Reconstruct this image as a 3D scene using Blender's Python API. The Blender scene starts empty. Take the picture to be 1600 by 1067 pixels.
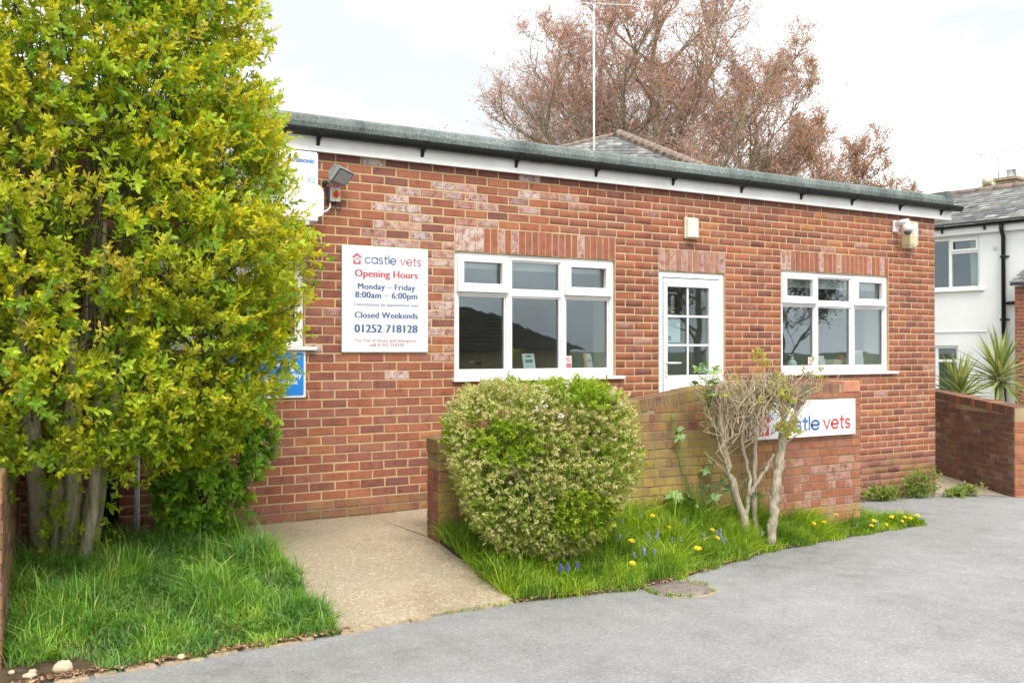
import bpy, math, random
import numpy as np
from mathutils import Vector, Matrix

R = math.radians
SC = bpy.context.scene
COL = SC.collection
random.seed(7)
RNG = np.random.default_rng(7)

# ---------------------------------------------------------------- camera
cam_data = bpy.data.cameras.new("camera")
cam = bpy.data.objects.new("camera", cam_data)
COL.objects.link(cam)
cam.location = (0.0, -7.805, 1.62)
cam.rotation_euler = (R(90.493), 0.0, R(-31.67))
cam_data.sensor_width = 36.0
cam_data.lens = 35.325
cam_data.clip_start = 0.05
cam_data.clip_end = 2000.0
SC.camera = cam

# ---------------------------------------------------------------- light
SUN_ELEV, SUN_AZ = 52.0, 196.0          # azimuth clockwise from +Y: behind the camera
world = bpy.data.worlds.new("World")
SC.world = world
world.use_nodes = True
wn, wl = world.node_tree.nodes, world.node_tree.links
wn.clear()
w_out = wn.new("ShaderNodeOutputWorld")
w_bg = wn.new("ShaderNodeBackground")
w_bg.inputs["Strength"].default_value = 0.1
w_sky = wn.new("ShaderNodeTexSky")
w_sky.sky_type = 'NISHITA'
w_sky.sun_disc = False
w_sky.sun_elevation = R(SUN_ELEV)
w_sky.sun_rotation = R(SUN_AZ)
w_sky.air_density = 1.0
w_sky.dust_density = 2.0
w_tc = wn.new("ShaderNodeTexCoord")
w_map = wn.new("ShaderNodeMapping")
w_map.inputs["Location"].default_value = (0.35, 1.9, 0.2)
w_map.inputs["Scale"].default_value = (1.0, 1.0, 2.2)
w_noise = wn.new("ShaderNodeTexNoise")
w_noise.inputs["Scale"].default_value = 1.9
w_noise.inputs["Detail"].default_value = 5.0
w_noise.inputs["Roughness"].default_value = 0.5
w_ramp = wn.new("ShaderNodeValToRGB")           # overcast cloud: grey bellies to white
w_ramp.color_ramp.elements[0].position = 0.36
w_ramp.color_ramp.elements[0].color = (3.55, 3.68, 3.78, 1)
w_ramp.color_ramp.elements[1].position = 0.60
w_ramp.color_ramp.elements[1].color = (8.6, 8.65, 8.7, 1)
w_mix = wn.new("ShaderNodeMix")
w_mix.data_type = 'RGBA'
w_mix.inputs["Factor"].default_value = 0.93
wl.new(w_tc.outputs["Generated"], w_map.inputs["Vector"])
wl.new(w_map.outputs["Vector"], w_noise.inputs["Vector"])
wl.new(w_noise.outputs["Fac"], w_ramp.inputs["Fac"])
wl.new(w_sky.outputs["Color"], w_mix.inputs["A"])
wl.new(w_ramp.outputs["Color"], w_mix.inputs["B"])
wl.new(w_mix.outputs["Result"], w_bg.inputs["Color"])
wl.new(w_bg.outputs["Background"], w_out.inputs["Surface"])

sun_data = bpy.data.lights.new("sun", 'SUN')
sun_data.energy = 1.3
sun_data.angle = R(24)
sun_data.color = (1.0, 0.955, 0.89)
sun = bpy.data.objects.new("sun", sun_data)
COL.objects.link(sun)
az, el = R(SUN_AZ), R(SUN_ELEV)
to_sun = Vector((math.sin(az) * math.cos(el), math.cos(az) * math.cos(el), math.sin(el)))
sun.rotation_euler = to_sun.to_track_quat('Z', 'Y').to_euler()

SC.view_settings.view_transform = 'Standard'
SC.view_settings.look = 'None'
SC.view_settings.exposure = 1.45
SC.view_settings.gamma = 1.0
SC.view_settings.use_curve_mapping = False
SC.cycles.max_bounces = 8
SC.cycles.diffuse_bounces = 7
SC.cycles.glossy_bounces = 3
SC.cycles.transmission_bounces = 7
SC.cycles.transparent_max_bounces = 8
SC.cycles.caustics_reflective = False
SC.cycles.caustics_refractive = False

# ---------------------------------------------------------------- materials
MATS = {}


class NT:
    def __init__(self, name):
        self.m = bpy.data.materials.new(name)
        self.m.use_nodes = True
        self.t = self.m.node_tree
        self.t.nodes.clear()
        self.out = self.n("ShaderNodeOutputMaterial")
        MATS[name] = self.m

    def n(self, kind, **kw):
        nd = self.t.nodes.new(kind)
        for k, v in kw.items():
            if hasattr(nd, k):
                setattr(nd, k, v)
            else:
                nd.inputs[k.replace("_", " ")].default_value = v
        return nd

    def l(self, a, b):
        self.t.links.new(a, b)

    def pos(self, scale=(1, 1, 1)):
        g = self.n("ShaderNodeNewGeometry")
        m = self.n("ShaderNodeMapping")
        m.inputs["Scale"].default_value = scale
        self.l(g.outputs["Position"], m.inputs["Vector"])
        return m.outputs["Vector"]

    def noise(self, scale, detail=4, rough=0.55, vec=None, dist=0.0):
        nd = self.n("ShaderNodeTexNoise")
        nd.inputs["Scale"].default_value = scale
        nd.inputs["Detail"].default_value = detail
        nd.inputs["Roughness"].default_value = rough
        nd.inputs["Distortion"].default_value = dist
        self.l(vec if vec is not None else self.pos(), nd.inputs["Vector"])
        return nd.outputs["Fac"]

    def ramp(self, fac, stops):
        nd = self.n("ShaderNodeValToRGB")
        e = nd.color_ramp.elements
        while len(e) < len(stops):
            e.new(0.5)
        for i, (p, c) in enumerate(stops):
            e[i].position = p
            if not isinstance(c, tuple):
                c = (c, c, c)
            e[i].color = (c[0], c[1], c[2], 1)
        self.l(fac, nd.inputs["Fac"])
        return nd.outputs["Color"]

    def mix(self, fac, a, b, mode='MIX'):
        nd = self.n("ShaderNodeMix")
        nd.data_type = 'RGBA'
        nd.blend_type = mode
        for key, v in (("Factor", fac), ("A", a), ("B", b)):
            s = nd.inputs[key]
            if isinstance(v, (int, float)):
                if key == "Factor":
                    s.default_value = v
                else:
                    s.default_value = (v, v, v, 1)
            elif isinstance(v, tuple):
                s.default_value = (v[0], v[1], v[2], 1)
            else:
                self.l(v, s)
        return nd.outputs["Result"]

    def math(self, op, a, b=0.0):
        nd = self.n("ShaderNodeMath", operation=op)
        for i, v in enumerate((a, b)):
            if isinstance(v, (int, float)):
                nd.inputs[i].default_value = v
            else:
                self.l(v, nd.inputs[i])
        return nd.outputs[0]

    def attr(self, name):
        return self.n("ShaderNodeAttribute", attribute_name=name)

    def bump(self, height, strength=0.3, dist=0.004):
        nd = self.n("ShaderNodeBump")
        nd.inputs["Strength"].default_value = strength
        nd.inputs["Distance"].default_value = dist
        self.l(height, nd.inputs["Height"])
        return nd.outputs["Normal"]

    def bsdf(self, color, rough=0.6, normal=None, metallic=0.0, spec=0.5):
        b = self.n("ShaderNodeBsdfPrincipled")
        b.inputs["Metallic"].default_value = metallic
        b.inputs["Specular IOR Level"].default_value = spec
        for key, v in (("Base Color", color), ("Roughness", rough)):
            if isinstance(v, tuple):
                b.inputs[key].default_value = (v[0], v[1], v[2], 1)
            elif isinstance(v, (int, float)):
                b.inputs[key].default_value = v
            else:
                self.l(v, b.inputs[key])
        if normal is not None:
            self.l(normal, b.inputs["Normal"])
        return b

    def done(self, sh):
        self.l(sh.outputs[0], self.out.inputs["Surface"])
        return self.m


def plain(name, col, rough=0.5, var=0.12, scale=6.0, bump=0.0, bscale=60.0, metallic=0.0, spec=0.5, fine=0.0):
    """base colour with soft procedural wear and optional fine relief"""
    t = NT(name)
    d = tuple(c * (1 - var) for c in col)
    h = tuple(min(1, c * (1 + var)) for c in col)
    c = t.ramp(t.noise(scale, 5), [(0.3, d), (0.7, h)])
    if fine:
        c = t.mix(1.0, c, t.ramp(t.noise(bscale, 3), [(0.3, 1 - fine), (0.7, 1.0)]), 'MULTIPLY')
    nrm = t.bump(t.noise(bscale, 4), 0.5, bump) if bump else None
    return t.done(t.bsdf(c, rough, nrm, metallic, spec))


def tinted(name, rough=0.5, trans=0.0, spec=0.4, var=0.25, scale=40.0):
    """colour from the 'tint' attribute; leaves let light through"""
    t = NT(name)
    c = t.attr("tint").outputs["Color"]
    c = t.mix(1.0, c, t.ramp(t.noise(scale, 3), [(0.25, 1 - var), (0.75, 1.0)]), 'MULTIPLY')
    b = t.bsdf(c, rough, None, 0, spec)
    if trans:
        tr = t.n("ShaderNodeBsdfTranslucent")
        t.l(t.mix(1.0, c, (1.15, 1.1, 0.55), 'MULTIPLY'), tr.inputs["Color"])
        mx = t.n("ShaderNodeMixShader")
        mx.inputs[0].default_value = trans
        t.l(b.outputs[0], mx.inputs[1])
        t.l(tr.outputs[0], mx.inputs[2])
        return t.done(mx)
    return t.done(b)


def make_materials():
    # bricks: tint attribute per brick, white salt bloom on some
    t = NT("brick")
    tint = t.attr("tint").outputs["Color"]
    salt = t.attr("salt").outputs["Fac"]
    moss = t.attr("moss").outputs["Fac"]
    patch = t.noise(11.0, 5, 0.6)
    c = t.mix(1.0, tint, t.ramp(patch, [(0.28, (0.62, 0.60, 0.62)), (0.44, 0.98), (0.60, 1.10), (0.75, (1.28, 1.22, 1.12))]), 'MULTIPLY')
    c = t.mix(1.0, c, t.ramp(t.noise(0.9, 6, 0.62, t.pos((1, 1, 0.6))), [(0.3, (0.80, 0.79, 0.79)), (0.5, 0.98), (0.7, 1.08)]), 'MULTIPLY')
    grain = t.noise(190.0, 3, 0.6)
    c = t.mix(1.0, c, t.ramp(grain, [(0.28, 0.72), (0.6, 1.06)]), 'MULTIPLY')
    speck = t.noise(75.0, 3, 0.65, t.pos((1, 1, 0.7)))
    blot = t.noise(17.0, 3, 0.5)
    sf = t.math('MULTIPLY', t.ramp(t.math('ADD', t.math('MULTIPLY', speck, 0.55), t.math('MULTIPLY', blot, 0.55)),
                                   [(0.45, 0.0), (0.60, 1.0)]), salt)
    c = t.mix(t.math('MULTIPLY', sf, 0.9), c, (0.56, 0.475, 0.455))
    lich = t.math('MULTIPLY', t.ramp(t.math('ADD', t.math('MULTIPLY', t.noise(5.0, 5, 0.6), 0.75),
                                            t.math('MULTIPLY', t.noise(90.0, 3), 0.3)), [(0.40, 0.0), (0.60, 1.0)]), moss)
    c = t.mix(lich, c, (0.35, 0.265, 0.065))
    t.done(t.bsdf(c, 0.9, t.bump(t.math('ADD', grain, t.noise(45.0, 4)), 0.55, 0.003), 0, 0.2))

    t = NT("mortar")
    z = t.n("ShaderNodeSeparateXYZ")
    t.l(t.pos(), z.inputs[0])
    low = t.ramp(t.math('ADD', z.outputs["Z"], t.math('MULTIPLY', t.noise(3.0), 0.02)), [(0.395, 1.0), (0.402, 0.0)])
    c = t.ramp(t.noise(4.0, 6, 0.65), [(0.28, (0.38, 0.295, 0.185)), (0.45, (0.53, 0.395, 0.22)), (0.60, (0.58, 0.425, 0.225)), (0.74, (0.62, 0.40, 0.17))])
    c = t.mix(t.math('MULTIPLY', low, 0.75), c, (0.20, 0.16, 0.125))
    c = t.mix(1.0, c, t.ramp(t.noise(120.0, 3), [(0.3, 0.8), (0.7, 1.05)]), 'MULTIPLY')
    t.done(t.bsdf(c, 0.95, t.bump(t.noise(160.0, 3), 0.6, 0.004), 0, 0.1))

    plain("old_mortar", (0.27, 0.215, 0.13), 0.95, 0.35, 3.0, 0.004, 120.0, fine=0.2)
    plain("dark_mortar", (0.36, 0.27, 0.16), 0.95, 0.3, 3.0, 0.004, 120.0, fine=0.2)
    plain("white_plastic", (0.74, 0.74, 0.735), 0.35, 0.09, 3.0, spec=0.5)
    plain("fascia_white", (0.74, 0.74, 0.72), 0.42, 0.10, 3.0)
    plain("sign_white", (0.76, 0.77, 0.78), 0.35, 0.03, 2.0)
    plain("render_white", (0.74, 0.745, 0.735), 0.85, 0.05, 1.3, 0.004, 30.0)
    plain("plaster", (0.62, 0.59, 0.50), 0.9, 0.05, 2.0)
    plain("inside_wall", (0.68, 0.68, 0.63), 0.9, 0.1, 1.0)
    plain("inside_dark", (0.12, 0.105, 0.09), 0.8, 0.3, 1.5)
    plain("gutter_black", (0.010, 0.0105, 0.011), 0.45, 0.3, 5.0, 0.001, 90.0, spec=0.3)
    plain("grey_metal", (0.30, 0.32, 0.32), 0.45, 0.15, 9.0, metallic=0.2)
    plain("dark_grey", (0.07, 0.075, 0.08), 0.45, 0.2, 9.0)
    plain("light_grey", (0.52, 0.53, 0.53), 0.4, 0.06, 9.0)
    plain("steel", (0.55, 0.55, 0.55), 0.3, 0.1, 9.0, metallic=0.9)
    plain("aerial_white", (0.72, 0.71, 0.68), 0.5, 0.1, 9.0)
    plain("aerial_grey", (0.28, 0.29, 0.31), 0.5, 0.1, 9.0)
    plain("cream_plastic", (0.66, 0.61, 0.44), 0.45, 0.08, 12.0)
    plain("aged_cream", (0.50, 0.44, 0.26), 0.5, 0.15, 14.0)
    plain("diffuser", (0.72, 0.70, 0.55), 0.25, 0.06, 9.0)
    plain("ac_white", (0.79, 0.79, 0.78), 0.4, 0.03, 5.0)
    plain("red_plastic", (0.58, 0.03, 0.02), 0.35, 0.08, 20.0)
    plain("yellow_plastic", (0.80, 0.50, 0.03), 0.4, 0.06, 20.0)
    plain("orange_red", (0.75, 0.12, 0.035), 0.6, 0.1, 20.0)
    plain("logo_red", (0.50, 0.085, 0.115), 0.45, 0.04, 20.0)
    plain("logo_blue", (0.07, 0.135, 0.265), 0.45, 0.04, 20.0)
    plain("bright_red", (0.66, 0.055, 0.055), 0.45, 0.04, 20.0)
    plain("bright_blue", (0.03, 0.12, 0.38), 0.45, 0.04, 20.0)
    plain("faded_blue", (0.13, 0.20, 0.32), 0.45, 0.04, 20.0)
    plain("faded_red", (0.46, 0.12, 0.14), 0.45, 0.04, 20.0)
    plain("panel_blue", (0.012, 0.235, 0.70), 0.4, 0.06, 6.0)
    plain("pale_leaflet", (0.62, 0.76, 0.74), 0.5, 0.04, 12.0)
    plain("teal_print", (0.06, 0.24, 0.32), 0.5, 0.2, 30.0)
    plain("dark_print", (0.05, 0.06, 0.09), 0.5, 0.2, 30.0)
    plain("grey_print", (0.42, 0.46, 0.50), 0.5, 0.2, 60.0)
    plain("orange_print", (0.72, 0.34, 0.06), 0.5, 0.1, 20.0)
    plain("green_print", (0.10, 0.42, 0.30), 0.5, 0.05, 20.0)
    plain("brand_blue", (0.10, 0.23, 0.55), 0.5, 0.05, 20.0)
    plain("soap", (0.62, 0.72, 0.66), 0.3, 0.04, 20.0)
    plain("terracotta", (0.25, 0.19, 0.155), 0.9, 0.28, 7.0, 0.004, 60.0, fine=0.2)
    plain("terracotta_brick", (0.50, 0.215, 0.125), 0.9, 0.18, 9.0, 0.003, 90.0, fine=0.15)
    plain("chimney_brick", (0.38, 0.28, 0.18), 0.9, 0.2, 9.0, 0.003, 90.0)
    plain("stone", (0.55, 0.45, 0.30), 0.9, 0.25, 25.0, 0.006, 50.0, fine=0.2)
    plain("curtain", (0.60, 0.60, 0.55), 0.9, 0.1, 4.0)
    plain("drain_iron", (0.26, 0.215, 0.185), 0.85, 0.25, 20.0, 0.004, 150.0, fine=0.3)
    plain("cable_black", (0.02, 0.02, 0.02), 0.5, 0.1, 9.0)
    plain("brown_tiles", (0.07, 0.052, 0.038), 0.9, 0.3, 3.0, 0.01, 20.0)
    plain("screen_green", (0.06, 0.075, 0.045), 0.9, 0.3, 3.0)
    plain("bluebell", (0.24, 0.26, 0.60), 0.6, 0.2, 90.0)
    plain("hyacinth", (0.075, 0.09, 0.48), 0.6, 0.2, 90.0)
    plain("dandelion", (0.85, 0.60, 0.012), 0.7, 0.12, 90.0)
    plain("petal_white", (0.80, 0.79, 0.72), 0.7, 0.06, 90.0)
    plain("stem_green", (0.10, 0.20, 0.03), 0.6, 0.2, 40.0)
    plain("dead_leaf", (0.36, 0.22, 0.13), 0.85, 0.2, 40.0)

    tinted("leaf", 0.5, 0.5, 0.45, 0.2, 60.0)
    tinted("matt_leaf", 0.62, 0.42, 0.25, 0.2, 60.0)
    tinted("grass_blade", 0.5, 0.4, 0.3, 0.15, 30.0)
    tinted("copper_leaf", 0.7, 0.5, 0.15, 0.2, 5.0)
    tinted("slate", 0.72, 0.0, 0.3, 0.35, 6.0)
    tinted("litter", 0.85, 0.1, 0.1, 0.2, 60.0)

    def bark(name, dark, light, scale, extra=None, amount=0.5):
        t = NT(name)
        v = t.pos((1, 1, 0.22))
        f = t.noise(scale, 6, 0.65, v, 0.6)
        c = t.ramp(f, [(0.28, dark), (0.55, tuple((a + b) / 2 for a, b in zip(dark, light))), (0.76, light)])
        if extra:
            c = t.mix(t.math('MULTIPLY', t.ramp(t.noise(7.0, 4), [(0.42, 0.0), (0.62, 1.0)]), amount), c, extra)
        t.done(t.bsdf(c, 0.9, t.bump(f, 1.0, 0.02), 0, 0.2))
    bark("shrub_bark", (0.18, 0.155, 0.10), (0.60, 0.55, 0.41), 34.0, (0.20, 0.21, 0.08), 0.45)
    bark("pale_bark", (0.17, 0.135, 0.09), (0.68, 0.60, 0.46), 55.0, (0.34, 0.31, 0.18), 0.3)
    bark("twig_bark", (0.34, 0.27, 0.17), (0.62, 0.53, 0.37), 30.0)
    bark("beech_bark", (0.20, 0.165, 0.125), (0.38, 0.33, 0.25), 3.0, (0.15, 0.17, 0.06), 0.5)
    bark("beech_twig", (0.30, 0.20, 0.165), (0.52, 0.37, 0.31), 3.0)
    bark("dark_twig", (0.06, 0.05, 0.03), (0.20, 0.17, 0.11), 30.0)

    # mineral felt: green-grey with stone granules and streaks
    t = NT("felt")
    c = t.ramp(t.noise(3.2, 6, 0.7, t.pos((1, 1, 0.35))), [(0.28, (0.09, 0.108, 0.10)), (0.5, (0.165, 0.195, 0.182)), (0.72, (0.27, 0.31, 0.29))])
    c = t.mix(1.0, c, t.ramp(t.noise(75.0, 4, 0.8), [(0.33, 0.38), (0.5, 0.95), (0.68, 1.5)]), 'MULTIPLY')
    t.done(t.bsdf(c, 0.95, t.bump(t.noise(170.0, 2), 0.7, 0.004), 0, 0.15))

    # worn asphalt
    t = NT("asphalt")
    big = t.noise(0.55, 5, 0.6)
    mid = t.noise(5.0, 5, 0.6)
    c = t.ramp(t.math('ADD', t.math('MULTIPLY', big, 0.65), t.math('MULTIPLY', mid, 0.35)),
               [(0.34, (0.165, 0.160, 0.154)), (0.46, (0.235, 0.231, 0.226)), (0.66, (0.300, 0.299, 0.295))])
    vor = t.n("ShaderNodeTexVoronoi")
    vor.inputs["Scale"].default_value = 105.0
    t.l(t.pos(), vor.inputs["Vector"])
    agg = t.n("ShaderNodeSeparateColor")
    t.l(vor.outputs["Color"], agg.inputs[0])
    c = t.mix(1.0, c, t.ramp(agg.outputs[0], [(0.0, 0.82), (0.3, 0.96), (0.75, 1.02), (0.95, 1.2), (1.0, 1.4)]), 'MULTIPLY')
    c = t.mix(1.0, c, t.ramp(t.noise(38.0, 4, 0.6), [(0.3, 0.9), (0.6, 1.04)]), 'MULTIPLY')
    # damp patch spread along the verge, spots of gum
    v2 = t.n("ShaderNodeTexVoronoi")
    v2.inputs["Scale"].default_value = 1.35
    t.l(t.pos(), v2.inputs["Vector"])
    gum = t.ramp(v2.outputs["Distance"], [(0.018, 1.0), (0.026, 0.0)])
    c = t.mix(t.math('MULTIPLY', gum, 0.75), c, (0.52, 0.52, 0.50))
    h = t.math('ADD', t.math('MULTIPLY', vor.outputs["Distance"], -1.0), t.math('MULTIPLY', t.noise(25.0, 3), 0.6))
    t.done(t.bsdf(c, 0.88, t.bump(h, 0.5, 0.004), 0, 0.3))

    # exposed-aggregate concrete
    t = NT("concrete")
    c = t.ramp(t.noise(2.2, 6, 0.62), [(0.3, (0.27, 0.215, 0.145)), (0.5, (0.36, 0.295, 0.205)), (0.72, (0.44, 0.365, 0.26))])
    vor = t.n("ShaderNodeTexVoronoi")
    vor.inputs["Scale"].default_value = 85.0
    t.l(t.pos(), vor.inputs["Vector"])
    sp = t.n("ShaderNodeSeparateColor")
    t.l(vor.outputs["Color"], sp.inputs[0])
    c = t.mix(1.0, c, t.ramp(sp.outputs[0], [(0.0, 0.76), (0.35, 0.96), (0.85, 1.06), (1.0, 1.55)]), 'MULTIPLY')
    c = t.mix(t.math('MULTIPLY', t.ramp(t.noise(1.1, 5, 0.6), [(0.5, 0.0), (0.7, 1.0)]), 0.45), c, (0.17, 0.155, 0.115))
    t.done(t.bsdf(c, 0.92, t.bump(t.math('ADD', vor.outputs["Distance"], t.noise(20.0)), 0.5, 0.004), 0, 0.2))

    t = NT("kerb_concrete")
    c = t.ramp(t.noise(9.0, 6, 0.65), [(0.3, (0.26, 0.20, 0.135)), (0.6, (0.45, 0.36, 0.24)), (0.75, (0.50, 0.43, 0.31))])
    t.done(t.bsdf(c, 0.92, t.bump(t.noise(60.0), 0.6, 0.006), 0, 0.2))

    t = NT("soil")
    c = t.ramp(t.noise(16.0, 6, 0.65), [(0.3, (0.055, 0.038, 0.022)), (0.6, (0.125, 0.09, 0.055)), (0.78, (0.22, 0.17, 0.11))])
    t.done(t.bsdf(c, 0.95, t.bump(t.noise(35.0, 6, 0.7), 1.0, 0.02), 0, 0.15))

    plain("far_ground", (0.09, 0.115, 0.045), 0.95, 0.3, 0.3)

    # window glass: clear with a Fresnel reflection of the street
    t = NT("glass")
    lw = t.n("ShaderNodeLayerWeight")
    lw.inputs["Blend"].default_value = 0.5
    fr = t.math('ADD', t.math('MULTIPLY', t.math('POWER', lw.outputs["Facing"], 5.0), 0.86), 0.135)
    tr = t.n("ShaderNodeBsdfTransparent")
    tr.inputs["Color"].default_value = (0.83, 0.87, 0.86, 1)
    gl = t.n("ShaderNodeBsdfGlossy")
    gl.inputs["Color"].default_value = (0.84, 0.94, 1.0, 1)
    gl.inputs["Roughness"].default_value = 0.012
    t.l(t.bump(t.noise(1.6, 2), 0.06, 0.02), gl.inputs["Normal"])
    mx = t.n("ShaderNodeMixShader")
    t.l(fr, mx.inputs[0])
    t.l(tr.outputs[0], mx.inputs[1])
    t.l(gl.outputs[0], mx.inputs[2])
    t.done(mx)


make_materials()

# ---------------------------------------------------------------- object helpers


def tag(o, label=None, cat=None, group=None, kind=None):
    if label: o["label"] = label
    if cat: o["category"] = cat
    if group: o["group"] = group
    if kind: o["kind"] = kind
    return o


def empty(name, loc, label, cat, group=None, rz=0.0):
    o = bpy.data.objects.new(name, None)
    o.empty_display_size = 0.1
    o.location = loc
    o.rotation_euler = (0, 0, rz)
    COL.objects.link(o)
    return tag(o, label, cat, group)


def link(name, me, parent=None, loc=None, rz=0.0):
    o = bpy.data.objects.new(name, me)
    COL.objects.link(o)
    if parent is not None:
        o.parent = parent
        o.matrix_parent_inverse = world_of(parent).inverted()
    if loc is not None:
        o.location = loc
    o.rotation_euler = (0, 0, rz)
    return o


def world_of(o):
    m = Matrix.LocRotScale(o.location, o.rotation_euler, o.scale)
    if o.parent is not None:
        m = world_of(o.parent) @ o.matrix_parent_inverse @ m
    return m


class MB:
    """collects faces of one object, several materials allowed"""

    def __init__(self):
        self.v, self.f, self.mi, self.mats = [], [], [], []
        self.sm = []

    def slot(self, m):
        if m not in self.mats:
            self.mats.append(m)
        return self.mats.index(m)

    def add(self, vs, fs, m=None, smooth=False):
        b = len(self.v)
        self.v += [tuple(p) for p in vs]
        i = self.slot(m) if m else 0
        for f in fs:
            self.f.append([b + k for k in f])
            self.mi.append(i)
            self.sm.append(smooth)
        return self

    def box(self, x0, x1, y0, y1, z0, z1, m=None, M=None, bev=0.0):
        if bev:
            return self.bbox(x0, x1, y0, y1, z0, z1, bev, m, M)
        vs = [Vector(p) for p in ((x0, y0, z0), (x1, y0, z0), (x1, y1, z0), (x0, y1, z0), (x0, y0, z1), (x1, y0, z1), (x1, y1, z1), (x0, y1, z1))]
        if M is not None:
            vs = [M @ p for p in vs]
        return self.add(vs, [(0, 3, 2, 1), (4, 5, 6, 7), (0, 1, 5, 4), (1, 2, 6, 5), (2, 3, 7, 6), (3, 0, 4, 7)], m)

    def bbox(self, x0, x1, y0, y1, z0, z1, b, m=None, M=None):
        """box with chamfered edges"""
        vs, idx = [], {}
        X, Y, Z = (x0, x1), (y0, y1), (z0, z1)
        for i in (0, 1):
            for j in (0, 1):
                for k in (0, 1):
                    sx, sy, sz = (1, -1)[i], (1, -1)[j], (1, -1)[k]
                    for a, d in enumerate(((0, b, b), (b, 0, b), (b, b, 0))):
                        idx[i, j, k, a] = len(vs)
                        vs.append(Vector((X[i] + sx * d[0], Y[j] + sy * d[1], Z[k] + sz * d[2])))
        fs = []
        for i in (0, 1):
            q = [idx[i, 0, 0, 0], idx[i, 1, 0, 0], idx[i, 1, 1, 0], idx[i, 0, 1, 0]]
            fs.append(q if i else q[::-1])
            q = [idx[0, i, 0, 1], idx[0, i, 1, 1], idx[1, i, 1, 1], idx[1, i, 0, 1]]
            fs.append(q if i else q[::-1])
            q = [idx[0, 0, i, 2], idx[1, 0, i, 2], idx[1, 1, i, 2], idx[0, 1, i, 2]]
            fs.append(q if i else q[::-1])
        for i in (0, 1):
            for j in (0, 1):
                fs.append([idx[i, j, 0, 0], idx[i, j, 1, 0], idx[i, j, 1, 1], idx[i, j, 0, 1]])
                fs.append([idx[i, 0, j, 0], idx[i, 1, j, 0], idx[i, 1, j, 2], idx[i, 0, j, 2]])
                fs.append([idx[0, i, j, 1], idx[1, i, j, 1], idx[1, i, j, 2], idx[0, i, j, 2]])
                for k in (0, 1):
                    fs.append([idx[i, j, k, 0], idx[i, j, k, 1], idx[i, j, k, 2]])
        if M is not None:
            vs = [M @ p for p in vs]
        return self.add(vs, fs, m)

    def tube(self, pts, rad, n=8, m=None, caps=True, smooth=True):
        pts = [Vector(p) for p in pts]
        if isinstance(rad, (int, float)):
            rad = [rad] * len(pts)
        vs, fs = [], []
        ref = None
        for i, p in enumerate(pts):
            d = (pts[min(i + 1, len(pts) - 1)] - pts[max(i - 1, 0)])
            d = d.normalized() if d.length > 1e-9 else Vector((0, 0, 1))
            if ref is None:
                ref = Vector((1, 0, 0)) if abs(d.x) < 0.8 else Vector((0, 1, 0))
            u = (ref - d * ref.dot(d)).normalized()
            ref = u
            w = d.cross(u)
            for k in range(n):
                a = 2 * math.pi * k / n
                vs.append(p + (u * math.cos(a) + w * math.sin(a)) * rad[i])
        for i in range(len(pts) - 1):
            for k in range(n):
                fs.append((i * n + k, i * n + (k + 1) % n, (i + 1) * n + (k + 1) % n, (i + 1) * n + k))
        if caps:
            fs.append(tuple(range(n))[::-1])
            fs.append(tuple((len(pts) - 1) * n + k for k in range(n)))
        return self.add(vs, fs, m, smooth)

    def prism(self, poly, axis, a0, a1, m=None):
        """2D polygon pulled along an axis: 'x' uses (y,z), 'y' uses (x,z), 'z' uses (x,y)"""
        def P(p, a):
            return {'x': (a, p[0], p[1]), 'y': (p[0], a, p[1]), 'z': (p[0], p[1], a)}[axis]
        n = len(poly)
        vs = [P(p, a0) for p in poly] + [P(p, a1) for p in poly]
        fs = [tuple(range(n))[::-1], tuple(range(n, 2 * n))]
        fs += [(k, (k + 1) % n, n + (k + 1) % n, n + k) for k in range(n)]
        return self.add(vs, fs, m)

    def lathe(self, prof, n=16, center=(0, 0, 0), m=None, M=None):
        vs, fs = [], []
        for r, z in prof:
            for k in range(n):
                a = 2 * math.pi * k / n
                p = Vector((r * math.cos(a), r * math.sin(a), z))
                p = (M @ p) if M is not None else p + Vector(center)
                vs.append(p)
        for i in range(len(prof) - 1):
            for k in range(n):
                fs.append((i * n + k, i * n + (k + 1) % n, (i + 1) * n + (k + 1) % n, (i + 1) * n + k))
        fs.append(tuple(range(n))[::-1])
        fs.append(tuple((len(prof) - 1) * n + k for k in range(n)))
        return self.add(vs, fs, m, True)

    def mesh(self, name):
        me = bpy.data.meshes.new(name)
        me.from_pydata(self.v, [], self.f)
        for m in self.mats:
            me.materials.append(MATS[m])
        me.polygons.foreach_set("material_index", self.mi)
        me.polygons.foreach_set("use_smooth", self.sm)
        me.update()
        return me

    def build(self, name, parent=None):
        return link(name, self.mesh(name), parent)


def np_mesh(name, V, loops, starts, totals, mat, attrs=None, smooth=False):
    me = bpy.data.meshes.new(name)
    me.vertices.add(len(V))
    me.vertices.foreach_set("co", np.asarray(V, dtype=np.float32).ravel())
    me.loops.add(len(loops))
    me.loops.foreach_set("vertex_index", np.asarray(loops, dtype=np.int32))
    me.polygons.add(len(starts))
    me.polygons.foreach_set("loop_start", np.asarray(starts, dtype=np.int32))
    me.polygons.foreach_set("loop_total", np.asarray(totals, dtype=np.int32))
    if smooth:
        me.polygons.foreach_set("use_smooth", np.ones(len(starts), dtype=bool))
    me.materials.append(MATS[mat])
    for k, a in (attrs or {}).items():
        if a.ndim == 2:
            at = me.attributes.new(k, 'FLOAT_COLOR', 'POINT')
            a4 = np.ones((len(a), 4), dtype=np.float32)
            a4[:, :3] = a
            at.data.foreach_set("color", a4.ravel())
        else:
            at = me.attributes.new(k, 'FLOAT', 'POINT')
            at.data.foreach_set("value", a.astype(np.float32))
    me.update(calc_edges=True)
    return me


def nrm(a):
    return a / np.maximum(np.linalg.norm(a, axis=-1, keepdims=True), 1e-9)


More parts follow.
